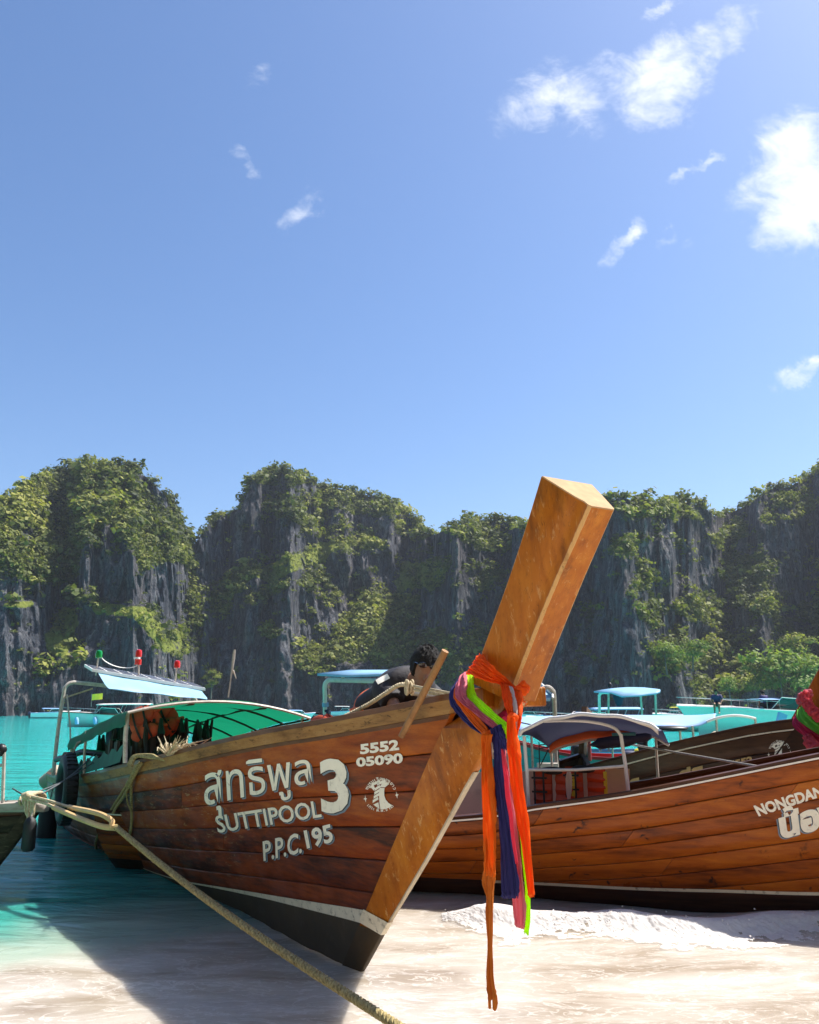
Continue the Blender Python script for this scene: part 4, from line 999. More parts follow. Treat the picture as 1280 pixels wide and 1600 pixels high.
for i, (x, y, z, c, rz, lie) in enumerate(((-3.15, .55, 1.20, 'navy_cloth', .4, 1.2), (-2.7, .62, 1.22, 'vest_strap', 1.1, 1.4), (-2.3, .66, 1.30, 'orange_vest', .9, 1.3), (-2.05, .62, 1.36, 'vest_strap', .2, 1.2), (-1.9, .58, 1.36, 'orange_vest', .7, 1.5))):
    nm = ['navy life jacket in the heap behind the gunwale, nearest the stern', 'black life jacket second from the stern in the heap behind the gunwale', 'faded orange life jacket in the middle of the heap behind the gunwale', 'black life jacket fourth from the stern in the heap behind the gunwale', 'faded orange life jacket in the heap behind the gunwale, nearest the bow'][i]
    vest(FM.w((x, y, z)), FM.a + rz, .5, nm, s=.7, col=c, lie=lie, group='life jackets heaped along the gunwale')

# ---------------------------------------------------------------- tyres, poles and ropes round the main boat
def tyre(p, rz, label, R=.30, r=.085, tilt=0.):
    t = thing('tyre_fender', label, 'tyre', p, rz); t.rotation_euler = (tilt, .12, rz)
    rows = []
    for i in range(36):
        a = 2 * math.pi * i / 36; row = []
        for j in range(12):
            b = 2 * math.pi * j / 12; q = R + r * math.cos(b) * (1.0 if math.cos(b) < .4 else 1.05)
            row.append((q * math.cos(a), r * .95 * math.sin(b), q * math.sin(a)))
        rows.append(row)
    MB().grid(rows + [rows[0]], True).build('tyre', MAT['tyre'], t)
    for i in range(40):
        a = 2 * math.pi * i / 40; R_ = Matrix.Rotation(-a, 3, 'Y')
        MB().box(R_ @ Vector((R + r * 1.03, 0, 0)), (.016, .11, .030), R_).build('tread_block', MAT['tyre'], t, smooth=False)
    return t
tp_ = FM.px(104, 1232, -1.0)
tyre(FM.w(tp_), FM.a, 'black rubber tyre hanging at the stern of the SUTTIPOOL boat')
tag(MB().tube([FM.w(tp_ + np.array([0, .0, .28])), FM.w(tp_ + np.array([.1, .06, .5])), FM.w(tp_ + np.array([.14, .1, .52]))], .012, 6).build('tyre_rope', MAT['rope_thin']), 'thin rope holding the tyre at the stern rail', 'rope')
def fender(px, py, y, fr, h, r, label, mat='tyre'):
    p = fr.px(px, py, y); t = thing('boat_fender', label, 'fender', fr.w(p))
    MB().tube([(0, 0, z * h) for z in (-.5, -.48, -.40, .3, .42, .48, .5)], [r * .2, r * .7, r, r * .95, r * .7, r * .3, r * .2], 14).build('bumper', MAT[mat], t)
    MB().tube([(0, 0, h * .48), (.01, .02, h * .7), (.02, .03, h * 1.0)], .01, 6).build('loop', MAT['rope_thin'], t)
fender(74, 1287, -.95, FM, .50, .12, 'large black fender hanging below the tyre at the stern')
bf = FM.px(82, 1215, -.75)
tb = thing('float', 'beige cylindrical float lying on the stern beside the tyre', 'float', FM.w(bf), FM.a + .5); tb.rotation_euler = (0, .9, FM.a + .9)
MB().tube([(0, 0, z) for z in (-.17, -.165, -.14, .14, .165, .17)], [.03, .09, .115, .115, .09, .03], 16).build('float_body', MAT['beige'], tb)
MB().tube([(0, 0, .16), (0, 0, .22)], .02, 8).build('spout', MAT['beige'], tb)

pole_a, pole_b = FM.w(FM.px(696, 1017, -.175)), FM.w(FM.px(627, 1151, -.275))
v = np.array(pole_b) - np.array(pole_a)
tag(MB().tube([pole_a + v * t for t in np.linspace(0, 1, 8)], [.0205, .021, .0205, .020, .0205, .019, .0195, .018], 10).build('wooden_pole', MAT['bamboo']), 'round brown wooden pole leaning across the bow gunwale', 'pole')

def twist(path, R, pitch, n, mat, parent, name='strand', strands=3, per=12):
    """a laid rope: strands wound round a path"""
    P = np.array(path); seg = np.linalg.norm(np.diff(P, axis=0), axis=1); S = np.concatenate([[0], np.cumsum(seg)]); L = S[-1]
    m = int(L / pitch * per); s = np.linspace(0, L, m); Q = np.stack([np.interp(s, S, P[:, k]) for k in range(3)], -1)
    T = np.gradient(Q, axis=0); T /= np.linalg.norm(T, axis=1)[:, None]
    A = np.cross(T, [0, 0, 1.]); A /= np.linalg.norm(A, axis=1)[:, None]; B = np.cross(T, A)
    for k in range(strands):
        ph = s / pitch * 2 * math.pi + k * 2 * math.pi / strands
        C = Q + (A * np.cos(ph)[:, None] + B * np.sin(ph)[:, None]) * R * .5
        MB().tube(C, R * .60, 6).build(name, mat, parent, fix=False)
# ---- the boat whose weathered bow reaches in from the left
FL = Frame((-4.05, 8.2, -.05), -6)
sheer_l = smooth_tab([(-6, .62), (-3, .66), (-1, .72), (0, .76), (.7, .80)])
xb_l = interp([(-.6, -.55), (0, .0), (.4, .30), (.8, .58)])
HL = Hull(FL, sheer_l, xb_l, interp([(-.4, .03), (.8, .07)]), smooth_tab([(0, 0), (.6, .13), (1.5, .32), (3, .55), (6, .7)]), smooth_tab([(0, 0), (1, .06), (3, .3), (6, .5)]), interp([(-6, -.1), (0, .02), (1, .1)]), -5., interp([(-6, .15), (1, .15)]), interp([(-6, -.3), (0, -.08), (1, -.05)]))
lb = thing('wooden_boat', 'old dark wooden boat with a grey weathered bow at the left edge', 'boat', FL.O, FL.a)
HL.planks(lb, MAT['dark_wood'], sheer_l, None, joints=[(.5,), (.3,), (.6,)])
HL.shell(lb, MAT['inner'], lambda x: sheer_l(x) - .01)
HL.gunwale(lb, MAT['grey_wood'], sheer_l, w=.11, h=.07, out=.03)
HL.band(lb, 'bottom', MAT['bottom'], lambda x: HL.keel(x), lambda x: HL.zw(x), .005, .02)
stem_section(np.linspace(-.1, .74, 10), lambda z: xb_l(z) + .10, lambda z: xb_l(z) - .01, lambda z: .035, lambda z: HL.bst(z) + .012, lb, MAT['dark_wood'], 'stem')
MB().prism([(-.25, -.17, .80), (.62, -.085, .815), (.70, -.05, .80), (.70, .05, .80), (.62, .085, .815), (-.25, .17, .80)], (0, 0, -.075), (0, 0, .0)).build('bow_cap', MAT['grey_wood'], lb, bevel=.012)
for q, z1 in (((6, 1245), 1165), ((-6, 1247), 1168)):
    p = FL.px(*q, -.1); t = FL.px(q[0] + 1, z1, -.1)
    MB().tube([p - np.array([0, 0, .1]), t], .016, 8).build('rail_post', MAT['metal'], lb)
MB().tube([FL.px(-20, 1200, -.1), FL.px(7, 1195, -.1)], .014, 8).build('rail_bar', MAT['metal'], lb)
MB().ell(FL.px(2, 1172, -.1), (.05, .05, .06)).build('rail_wrap', MAT['dark_metal'], lb)
knot = FL.px(40, 1247, -.13)
kr = thing('rope_wrap', 'pale rope wrapped round the weathered bow cap at the left edge', 'rope', FL.w(knot), FL.a)
for i in range(5):
    a = i * .026 - .05
    MB().tube([(a + .012 * math.sin(i), -.14 * math.cos(u) + .13, .012 + .055 * math.sin(u) * 1.1 - .035) for u in np.linspace(0, 2 * math.pi, 18)], .013, 6).build('turn', MAT['rope_pale'], kr)
for i, (dx, L) in enumerate(((.06, .22), (.09, .30), (.03, .12), (.11, .17))):
    MB().tube(spline([(dx - .04, -.02, .02), (dx, -.05, -.03), (dx + .01, -.05, -.03 - L * .6), (dx + .03 * (-1) ** i, -.04, -.03 - L)], 5), .012, 6).build('tail', MAT['rope_pale'], kr)
MB().ell((.03, -.03, .02), (.055, .045, .04), nu=10, nv=7, fn=lambda q: 1 + .2 * math.sin(q.x * 90) * math.sin(q.z * 80)).build('knot', MAT['rope_pale'], kr)
fender(46, 1303, -.20, FL, .30, .06, 'small black fender hanging under the weathered bow')

# ---- mooring line: two covered legs from the left boat meet in an eye, then one thick laid rope to the lower edge
tip = FL.w(knot); far_end = EYE + ray(655, 1624) * 3.45; eye = EYE + ray(181, 1292) * 6.75
ml = thing('mooring_rope', 'thick straw coloured laid rope running from the left boat to the lower edge', 'rope', (0, 0, 0))
path = [eye + (far_end - eye) * t + np.array([0, 0, -.05]) * math.sin(math.pi * t) for t in np.linspace(0, 1.12, 60)]
twist(path, .0215, .085, 3, MAT['rope'], ml)
up = [tip + np.array([.0, -.02, .03]), EYE + ray(75, 1251) * 7.5, EYE + ray(108, 1261) * 7.3, EYE + ray(142, 1268) * 7.0, EYE + ray(162, 1274) * 6.85, EYE + ray(175, 1283) * 6.78, EYE + ray(174, 1291) * 6.75, eye]
lo = [tip + np.array([.0, -.04, -.0]), EYE + ray(70, 1255) * 7.5, EYE + ray(92, 1265) * 7.3, EYE + ray(125, 1279) * 7.05, EYE + ray(158, 1291) * 6.82, eye + np.array([.02, 0, -.01])]
U = spline(up, 6); Lw = spline(lo, 6)
MB().tube(U[:13], .014, 7).build('leg', MAT['rope_pale'], ml); MB().tube(U[12:], .022, 8).build('covered_leg', MAT['hose'], ml)
MB().tube(Lw[:11], .014, 7).build('leg', MAT['rope_pale'], ml); MB().tube(Lw[10:], .024, 8).build('covered_leg', MAT['hose'], ml)
def hull_path(pts, off=.03): return [FM.w(FM.on_side(x, y, HM.hb, off)) for x, y in pts]
hr = thing('hanging_rope', 'straw rope looped over the gunwale and hanging down the worn hull', 'rope', (0, 0, 0))
la = hull_path([(219, 1192), (210, 1204), (196, 1230), (176, 1262), (162, 1287), (152, 1308), (150, 1324), (158, 1333), (174, 1331), (192, 1321), (202, 1306), (206, 1280), (205, 1240), (207, 1215), (216, 1194)])
lb2 = hull_path([(222, 1192), (213, 1207), (203, 1226), (192, 1246), (181, 1262), (172, 1282)], .045)
lc = hull_path([(214, 1200), (204, 1218), (198, 1235), (199, 1252), (205, 1268)], .055)
twist(spline(la, 8), .0135, .05, 3, MAT['rope'], hr, strands=2); twist(spline(lb2, 8), .0135, .05, 3, MAT['rope'], hr, strands=2); twist(spline(lc, 8), .008, .04, 3, MAT['rope'], hr, strands=2)
g0_ = FM.px(216, 1187, -.80)
for i in range(7):
    MB().tube(spline([FM.w(g0_ + np.array([.02 * i - .06, -.07, -.05 + .01 * math.sin(i * 2)])), FM.w(g0_ + np.array([.02 * i - .05, -.03, .03])), FM.w(g0_ + np.array([.10 + .03 * i, .05, .04 + .015 * math.sin(i * 3)])), FM.w(g0_ + np.array([.24 + .03 * i, .08, .03])), FM.w(g0_ + np.array([.3 + .04 * i, .16, .0]))], 5), .014, 6).build('turn', MAT['rope'], hr)
fr_ = thing('frayed_rope', 'pale frayed rope end on the gunwale beside the life jackets', 'rope', FM.w(FM.px(262, 1174, -.72)), FM.a)
for i in range(40):
    a, b = random.gauss(0, .16), random.gauss(.05, .10)
    MB().tube([(0, 0, -.03), (a * .5, b, .03 + random.random() * .04), (a * 1.2, b * 1.3, random.uniform(-.02, .14))], [.008, .006, .002], 4).build('fibre', MAT['rope_pale'], fr_)
ln = thing('stern_line', 'thin dark lines stretched between the left boat and the stern of the main boat', 'rope', (0, 0, 0))
for a, b in (((40, 1243), (148, 1190)), ((20, 1232), (66, 1246)), ((48, 1246), (78, 1232)), ((66, 1240), (150, 1176))):
    A__ = FL.w(FL.px(*a, -.1)); B__ = FM.w(FM.px(*b, -.85))
    MB().tube([A__ + (B__ - A__) * t - np.array([0, 0, .04]) * math.sin(math.pi * t) for t in np.linspace(0, 1, 10)], .007, 5).build('line', MAT['rope_blue'], ln)
br_ = thing('bow_rope', 'straw rope knotted in front of the leaning man at the bow', 'rope', (0, 0, 0))
bp = [FM.w(FM.px(*q, -.16)) for q in ((520, 1128), (545, 1116), (575, 1101), (603, 1083), (622, 1071), (636, 1070), (643, 1076))]
twist(spline(bp, 8), .013, .05, 3, MAT['rope_pale'], br_, strands=2)
kn = np.array(FM.px(640, 1074, -.17))
for i in range(6):
    a = i * 1.05
    MB().tube([FM.w(kn + np.array([.024 * math.cos(u) * math.cos(a), .02 * math.sin(a), .028 * math.sin(u) + .012 * math.sin(a * 2)])) for u in np.linspace(0, 6.28, 14)], .009, 6).build('knot_turn', MAT['rope_pale'], br_)
for a, b in (((646, 1072), (706, 1084)), ((648, 1078), (700, 1088))):
    MB().tube([FM.w(FM.px(*a, -.16)), FM.w(FM.px(*b, -.13))], .009, 6).build('tail', MAT['rope_pale'], br_)
tag(MB().tube([FM.w(FM.px(644, 1082, -.08)), FM.w(FM.px(698, 1091, -.04))], .017, 8).build('white_rod', MAT['metal']), 'short pale rod lying on the bow beside the knotted rope', 'rod')

# ---------------------------------------------------------------- people
def remesh(mb, name, mat, parent, vox, it=2):
    o = mb.build(name, mat, parent)
    m = o.modifiers.new('r', 'REMESH'); m.mode = 'VOXEL'; m.voxel_size = vox; m.use_smooth_shade = True
    s = o.modifiers.new('s', 'SMOOTH'); s.iterations = it; s.factor = .5
    bpy.context.view_layer.update()
    me = bpy.data.meshes.new_from_object(o.evaluated_get(bpy.context.evaluated_depsgraph_get()))
    o.modifiers.clear(); o.data = me; me.name = name; me.shade_smooth()
    if not me.materials: me.materials.append(mat)
    return o
def aim(d, up=(0, 0, 1)):
    z = Vector(d).normalized(); x = Vector(up).cross(z)
    x = x.normalized() if x.length > 1e-3 else Vector((1, 0, 0)); y = z.cross(x); return Matrix((x, y, z)).transposed()
def figure(root, J, vox=.009, shirt='shirt', shorts='shorts', fingers=True, s=1., glasses=False):
    """J: joints in local metres (hip, chest, neck, head, sh/el/ha/kn/fo as [left, right]), face: direction"""
    V_ = {k: ([Vector(q) for q in v] if isinstance(v, list) else Vector(v)) for k, v in J.items()}
    side_ = (V_['sh'][0] - V_['sh'][1]).normalized(); hip, ch, nk, hd = V_['hip'], V_['chest'], V_['neck'], V_['head']
    face = V_['face'].normalized()
    def torso(mb, g):
        sp = spline([hip - (ch - hip) * .18, hip, hip.lerp(ch, .5), ch, ch.lerp(nk, .7), nk], 5); rows = []
        prof = np.interp(np.linspace(0, 1, len(sp)), [0, .2, .45, .65, .85, 1], [.13, .165, .145, .18, .165, .07])
        dep = np.interp(np.linspace(0, 1, len(sp)), [0, .2, .45, .65, .85, 1], [.10, .125, .105, .12, .10, .065])
        for i, p in enumerate(sp):
            t = Vector(sp[min(i + 1, len(sp) - 1)]) - Vector(sp[max(i - 1, 0)]); t.normalize(); f = side_.cross(t).normalized()
            rows.append([Vector(p) + side_ * math.cos(a) * (prof[i] * s + g) + f * math.sin(a) * (dep[i] * s + g) for a in np.linspace(0, 2 * math.pi, 18)[:-1]])
        n = len(rows[0]); o = len(mb.v); mb.grid(rows, True); mb.f.append(tuple(range(o, o + n))[::-1]); e = len(mb.v) - n; mb.f.append(tuple(range(e, e + n)))
    def limb(mb, P, R): mb.tube(spline(P, 6), list(np.interp(np.linspace(0, 1, 6 * (len(P) - 1) + 1), np.linspace(0, 1, len(R)), R)), 12)
    b = MB(); torso(b, -.004)
    limb(b, [nk - (hd - nk) * .3, nk, nk.lerp(hd, .7)], [.065 * s, .058 * s, .055 * s])
    hu = (V_['up'] if 'up' in V_ else (hd - nk)).normalized(); hf = (face - hu * face.dot(hu) * .6).normalized(); hs = hu.cross(hf).normalized(); R = Matrix((hf, hs, hu)).transposed()
    b.ell(hd, (.095 * s, .075 * s, .115 * s), R, 18, 14); b.ell(hd + R @ Vector((.035, 0, -.065)) * s, (.062 * s, .052 * s, .055 * s), R)
    b.ell(hd + R @ Vector((.098, 0, -.018)) * s, (.022 * s, .014 * s, .024 * s), R)                     # nose
    b.ell(hd + R @ Vector((.080, 0, .018)) * s, (.018 * s, .045 * s, .012 * s), R)                       # brow
    b.ell(hd + R @ Vector((.088, 0, -.060)) * s, (.014 * s, .026 * s, .008 * s), R); b.ell(hd + R @ Vector((.086, 0, -.074)) * s, (.014 * s, .022 * s, .008 * s), R)
    for k in (-1, 1): b.ell(hd + R @ Vector((-.005, .076 * k, -.01)) * s, (.020 * s, .010 * s, .033 * s), R)
    for i in (0, 1):
        sh, el, ha = V_['sh'][i], V_['el'][i], V_['ha'][i]
        limb(b, [ch.lerp(sh, .6), sh, sh.lerp(el, .5), el, el.lerp(ha, .4), ha], [.05 * s, .056 * s, .048 * s, .038 * s, .040 * s, .027 * s])
        limb(b, [hip + side_ * (.09 if i == 0 else -.09) * s, (hip + side_ * (.09 if i == 0 else -.09) * s).lerp(V_['kn'][i], .4), V_['kn'][i], V_['kn'][i].lerp(V_['fo'][i], .35), V_['fo'][i]], [.085 * s, .08 * s, .055 * s, .058 * s, .036 * s])
        fo = V_['fo'][i]; b.tube([fo + Vector((-.04, 0, -.02)) * s, fo + face * .06 * s + Vector((0, 0, -.035 * s)), fo + face * .17 * s + Vector((0, 0, -.05 * s))], [.035 * s, .045 * s, .03 * s], 10)
        d = (ha - el).normalized(); sd = d.cross(Vector((0, 0, 1))).normalized(); up = sd.cross(d)
        Rm = Matrix((d, sd, up)).transposed(); b.ell(ha + d * .045 * s, (.052 * s, .042 * s, .016 * s), Rm)
        if fingers:
            for j, L in enumerate((.068, .078, .074, .058)):
                p = ha + d * .08 * s + sd * (j - 1.5) * .0215 * s
                b.tube([p - d * .02 * s, p + d * L * .45 * s - up * .004, p + d * L * .8 * s - up * .02 * s, p + d * L * .92 * s - up * .036 * s], [.0095 * s, .009 * s, .0085 * s, .007 * s], 7)
            k = -1 if i == 0 else 1
            b.tube([ha + d * .02 * s + sd * k * .03 * s, ha + d * .055 * s + sd * k * .062 * s - up * .01 * s, ha + d * .085 * s + sd * k * .066 * s - up * .024 * s], [.012 * s, .0105 * s, .008 * s], 7)
    remesh(b, 'body', MAT['skin'], root, vox, 2)
    c = MB(); torso(c, .012)
    for i in (0, 1):
        sh, el = V_['sh'][i], V_['el'][i]; limb(c, [ch.lerp(sh, .55), sh, sh.lerp(el, .75)], [.085 * s, .082 * s, .078 * s])
    so = remesh(c, 'shirt', MAT[shirt], root, vox * 1.3, 3)
    q = MB(); q.ell(hip, (.17 * s, .17 * s, .15 * s))
    for i in (0, 1):
        h_ = hip + side_ * (.09 if i == 0 else -.09) * s; limb(q, [h_, h_.lerp(V_['kn'][i], .5), h_.lerp(V_['kn'][i], .85)], [.115 * s, .105 * s, .095 * s])
    remesh(q, 'shorts', MAT[shorts], root, vox * 1.4, 2)
    h = MB(); h.ell(hd + R @ Vector((-.016, 0, .028)) * s, (.112 * s, .094 * s, .124 * s), R, 44, 30, fn=lambda p: 1 + .05 * math.sin(p.x * 260 / s) * math.sin(p.y * 240 / s + p.z * 150 / s) + random.uniform(-.03, .05))
    hv = []
    for (x, y, z) in h.v:                   # trim to the hairline
        l = R.transposed() @ (Vector((x, y, z)) - hd) / s
        if l.x > .05 and l.z < .045: l = Vector((.045, l.y * .9, l.z))
        if l.z < -.055: l = Vector((l.x * .86, l.y * .86, -.055))
        hv.append(hd + R @ (l * s))
    h.v = [tuple(p) for p in hv]
    ho = h.build('hair', MAT['hair'], root)
    if fingers:
        for i in range(0):                # short tufts
            a = random.uniform(0, 6.28); e = random.uniform(.15, 1.5); dr = Vector((math.cos(a) * math.cos(e), math.sin(a) * math.cos(e), math.sin(e)))
            if dr.x > .75: continue
            p = hd + R @ (Vector((-.018 + .098 * dr.x, .084 * dr.y, .022 + .110 * dr.z)) * s)
            MB_TUFT.tube([p, p + R @ dr * .007 * s + Vector((random.gauss(0, .006), random.gauss(0, .006), .006)), p + R @ dr * .013 * s + Vector((random.gauss(0, .012), random.gauss(0, .012), .006))], [.009 * s, .007 * s, .002], 4, False)
    if glasses:
        gm = MB()
        for k in (-1, 1):
            gm.ell(hd + R @ Vector((.088, .034 * k, .055)) * s, (.010 * s, .028 * s, .020 * s), R, 12, 8)
            gm.tube([hd + R @ Vector((.086, .06 * k, .057)) * s, hd + R @ Vector((.03, .080 * k, .045)) * s, hd + R @ Vector((-.01, .082 * k, .012)) * s], .005 * s, 6)
        gm.build('sunglasses', MAT['lens'], root)
    return R, hd
MB_TUFT = MB()
man = thing('person', 'man in a black shirt and orange shorts bending over the bow of the SUTTIPOOL boat', 'person', FM.w((0, 0, 0)), FM.a)
H_ = FM.px(590, 1108, .16); C_ = FM.px(625, 1077, .16); N_ = FM.px(651, 1064, .15); D_ = FM.px(664, 1046, .12)
arr = lambda p, *d: tuple(np.array(p) + np.array(d))
figure(man, dict(hip=H_, chest=C_, neck=N_, head=D_, face=(1, -.45, -.42), up=(.42, 0, .90),
    sh=[arr(C_, .07, .16, -.02), arr(C_, .08, -.16, .0)], el=[arr(C_, .27, .19, -.14), arr(C_, .26, -.17, -.12)], ha=[arr(C_, .50, .06, -.13), arr(C_, .47, -.07, -.155)],
    kn=[arr(H_, .12, .10, -.42), arr(H_, .05, -.10, -.42)], fo=[arr(H_, -.02, .10, -.80), arr(H_, -.10, -.10, -.80)]), glasses=True)
# pale print across the back of the shirt
from mathutils.bvhtree import BVHTree
so_ = [c for c in man.children if c.name.startswith('shirt')][0]
bv = BVHTree.FromPolygons([v_.co[:] for v_ in so_.data.vertices], [tuple(p.vertices) for p in so_.data.polygons])
def on_shirt(px, py):
    o_ = Vector(FM.loc(EYE)); t_ = Vector(FM.loc(EYE + ray(px, py))) - o_; h_ = bv.ray_cast(o_, t_.normalized())
    return h_[0] + h_[1] * .004 if h_[0] else None
pz = [[on_shirt(582 + 24 * u + 4 * w_, 1066 - 13 * u + 7 * w_) for u in np.linspace(0, 1, 10)] for w_ in np.linspace(0, 1, 3)]
ok_ = [[r[i] for i in range(10) if all(q[i] is not None for q in pz)] for r in pz]
if len(ok_[0]) > 3: MB().grid(ok_).build('shirt_print', MAT['letter'], so_, fix=False)
# ---------------------------------------------------------------- the sashes round the prow
def sash(name, mat, rows, y, label, parent=None, pleats=4, amp=.016, n=26, cat='sash', sub=9, end=.012, phase=0.):
    """rows: (left px, right px) edges down the cloth, hung at the boat's plane y (or a y per row)"""
    L, Rr = [], []
    for i, (a, b) in enumerate(rows):
        yy = y[i] if hasattr(y, '__len__') else y
        L.append(FM.px(*a, yy)); Rr.append(FM.px(*b, yy))
    L = spline(L, sub); Rr = spline(Rr, sub); G_ = []
    for i, (p, q) in enumerate(zip(L, Rr)):
        w_ = np.linalg.norm(q - p); k = i / (len(L) - 1); row = []
        for j in range(n):
            t = j / (n - 1); am = min(amp, w_ * .22)
            dy = am * (.62 * math.sin(2 * math.pi * pleats * t + phase + 1.3 * math.sin(k * 5)) * (.6 + .4 * math.sin(k * 7 + t * 13)) + .38 * math.sin(2 * math.pi * pleats * 2.3 * t + 2 * phase + 2.2 * math.sin(k * 8 + 1)))
            edge = (.045 * math.sin(k * 23 + phase) + .03 * math.sin(k * 61 + phase * 2)) * (1 if j in (0, n - 1) else 0)
            pt = p + (q - p) * (t + edge) + np.array([0, dy - am, 0])
            if i == len(L) - 1 and end: pt = pt - np.array([0, 0, end * abs(math.sin(j * 2.7 + phase))])
            row.append(FM.w(pt))
        G_.append(row)
    mb = MB().grid(G_); o = mb.build(name, MAT[mat], parent, fix=False)
    md = o.modifiers.new('t', 'SOLIDIFY'); md.thickness = .0025
    return o
def knot_at(px, py, y, r, mat, parent, name='knot'):
    c = FM.px(px, py, y)
    return MB().ell(FM.w(c), r, aim(ray(px, py)), 14, 10, fn=lambda q: 1 + .16 * math.sin(q.x * 120 + q.y * 60) + .10 * math.sin(q.y * 210)).build(name, MAT[mat], parent)
def sash_thing(label): return thing('sash', label, 'sash', (0, 0, 0), 0, 'sashes tied round the prow')
# navy
t = sash_thing('dark navy sash looped round the prow, lowest and leftmost of the cloths')
sash('loop', 's_navy', [((727, 1052), (731, 1052)), ((714, 1067), (720, 1064)), ((704, 1085), (713, 1083)), ((708, 1103), (718, 1099)), ((721, 1121), (731, 1112)), ((745, 1141), (752, 1128)), ((766, 1152), (776, 1136))], [-.06, -.14, -.20, -.225, -.24, -.25, -.26], '', t, 2, .008)
sash('inner_fold', 's_navy', [((724, 1096), (727, 1094)), ((737, 1110), (744, 1105)), ((752, 1126), (762, 1118)), ((768, 1144), (779, 1132))], [-.235, -.24, -.25, -.255], '', t, 2, .006)
sash('tail', 's_navy', [((769, 1140), (785, 1132)), ((771, 1152), (790, 1150)), ((773, 1178), (791, 1172)), ((775, 1195), (790, 1192)), ((778, 1242), (795, 1242)), ((785, 1310), (805, 1310)), ((788, 1377), (814, 1377)), ((789, 1400), (816, 1398))], -.285, '', t, 3, .012, 26)
sash('short_tail', 's_navy', [((781, 1146), (787, 1140)), ((784, 1158), (792, 1153)), ((790, 1172), (795, 1163))], -.30, '', t, 1, .006)
# faded orange
t = sash_thing('faded orange sash with a long ragged tail hanging nearest the hull')
sash('loop', 's_orange_old', [((722, 1058), (726, 1057)), ((714, 1072), (720, 1070)), ((711, 1084), (721, 1088)), ((717, 1100), (731, 1102)), ((738, 1127), (747, 1117)), ((757, 1147), (767, 1138))], [-.10, -.16, -.22, -.24, -.255, -.27], '', t, 2, .008)
knot_at(764, 1147, -.275, (.032, .018, .018), 's_orange_old', t); knot_at(774, 1144, -.275, (.034, .020, .02), 's_orange', t)
sash('tail', 's_orange_old', [((759, 1147), (773, 1147)), ((758, 1175), (769, 1175)), ((758, 1225), (775, 1225)), ((759, 1276), (778, 1276)), ((761, 1335), (780, 1335)), ((762, 1349), (779, 1352))], -.31, '', t, 4, .014, 26, end=.05, phase=1.)
sash('ragged_tail', 's_orange_dirty', [((762, 1300), (774, 1300)), ((761, 1350), (773, 1350)), ((759, 1377), (776, 1377)), ((764, 1400), (773, 1400)), ((763, 1428), (773, 1428)), ((765, 1478), (771, 1478)), ((763, 1529), (775, 1529)), ((766, 1556), (779, 1559))], -.292, '', t, 2, .012, 26, end=.05, phase=2.)
sash('lining', 's_white', [((765, 1154), (768, 1153)), ((766, 1168), (772, 1170)), ((769, 1180), (773, 1182))], -.30, '', t, 1, .004, 26)
# pink
t = sash_thing('pale pink sash looped between the lime and the orange cloths')
sash('loop', 's_pink', [((730, 1050), (734, 1049)), ((722, 1059), (731, 1052)), ((714, 1077), (731, 1074)), ((718, 1092), (733, 1088)), ((738, 1110), (743, 1101)), ((757, 1126), (763, 1118)), ((778, 1141), (788, 1134))], [-.06, -.14, -.21, -.235, -.25, -.26, -.27], '', t, 4, .011)
sash('tail', 's_pink', [((780, 1138), (790, 1134)), ((784, 1150), (790, 1152)), ((785, 1175), (792, 1178)), ((788, 1209), (798, 1209)), ((796, 1276), (808, 1276)), ((806, 1343), (817, 1343)), ((804, 1390), (822, 1390)), ((806, 1420), (825, 1420)), ((809, 1444), (824, 1447))], -.262, '', t, 3, .010, 26)
sash('shaded_fold', 's_pink_shade', [((784, 1170), (788, 1170)), ((788, 1205), (793, 1205)), ((793, 1245), (799, 1245)), ((800, 1300), (805, 1300)), ((807, 1345), (811, 1345))], -.30, '', t, 1, .006, 26)  # strip of deeper pink painted in for shade on the pink cloth
# lime
t = sash_thing('bright lime green sash crossing the notch under the prow post')
sash('loop', 's_lime', [((729, 1051), (741, 1051)), ((731, 1064), (742, 1062)), ((731, 1085), (744, 1084)), ((738, 1099), (750, 1091)), ((759, 1117), (772, 1110)), ((786, 1135), (795, 1129)), ((790, 1138), (797, 1136))], [-.10, -.17, -.20, -.225, -.255, -.28, -.285], '', t, 2, .008)
sash('knot_tail', 's_lime', [((789, 1133), (797, 1132)), ((790, 1144), (795, 1148)), ((789, 1160), (791, 1161))], -.29, '', t, 1, .004, 26)
sash('tail', 's_lime', [((800, 1215), (803, 1215)), ((807, 1262), (810, 1262)), ((815, 1310), (819, 1310)), ((821, 1370), (828, 1370)), ((824, 1430), (832, 1430)), ((822, 1455), (829, 1457))], -.25, '', t, 1, .008, 26)
# bright orange
t = sash_thing('bright orange sash wrapped highest round the prow post with a long right tail')
sash('wrap', 's_orange', [((752, 1020), (731, 1052)), ((757, 1026), (740, 1056)), ((775, 1043), (758, 1063)), ((795, 1061), (784, 1070)), ((812, 1078), (807, 1083))], [-.165, -.185, -.185, -.15, -.13], '', t, 4, .012, 26)
sash('back_wrap', 's_orange', [((812, 1078), (807, 1083)), ((818, 1082), (818, 1094)), ((824, 1086), (826, 1100))], [-.12, -.02, .08], '', t, 3, .01)
knot_at(811, 1079, -.15, (.040, .026, .026), 's_orange', t); knot_at(818, 1074, -.12, (.03, .03, .02), 's_orange', t, 'knot_bow')
sash('left_drop', 's_orange', [((785, 1067), (800, 1071)), ((789, 1092), (803, 1090)), ((796, 1113), (806, 1113)), ((797, 1125), (807, 1125))], [-.16, -.22, -.25, -.26], '', t, 3, .012)
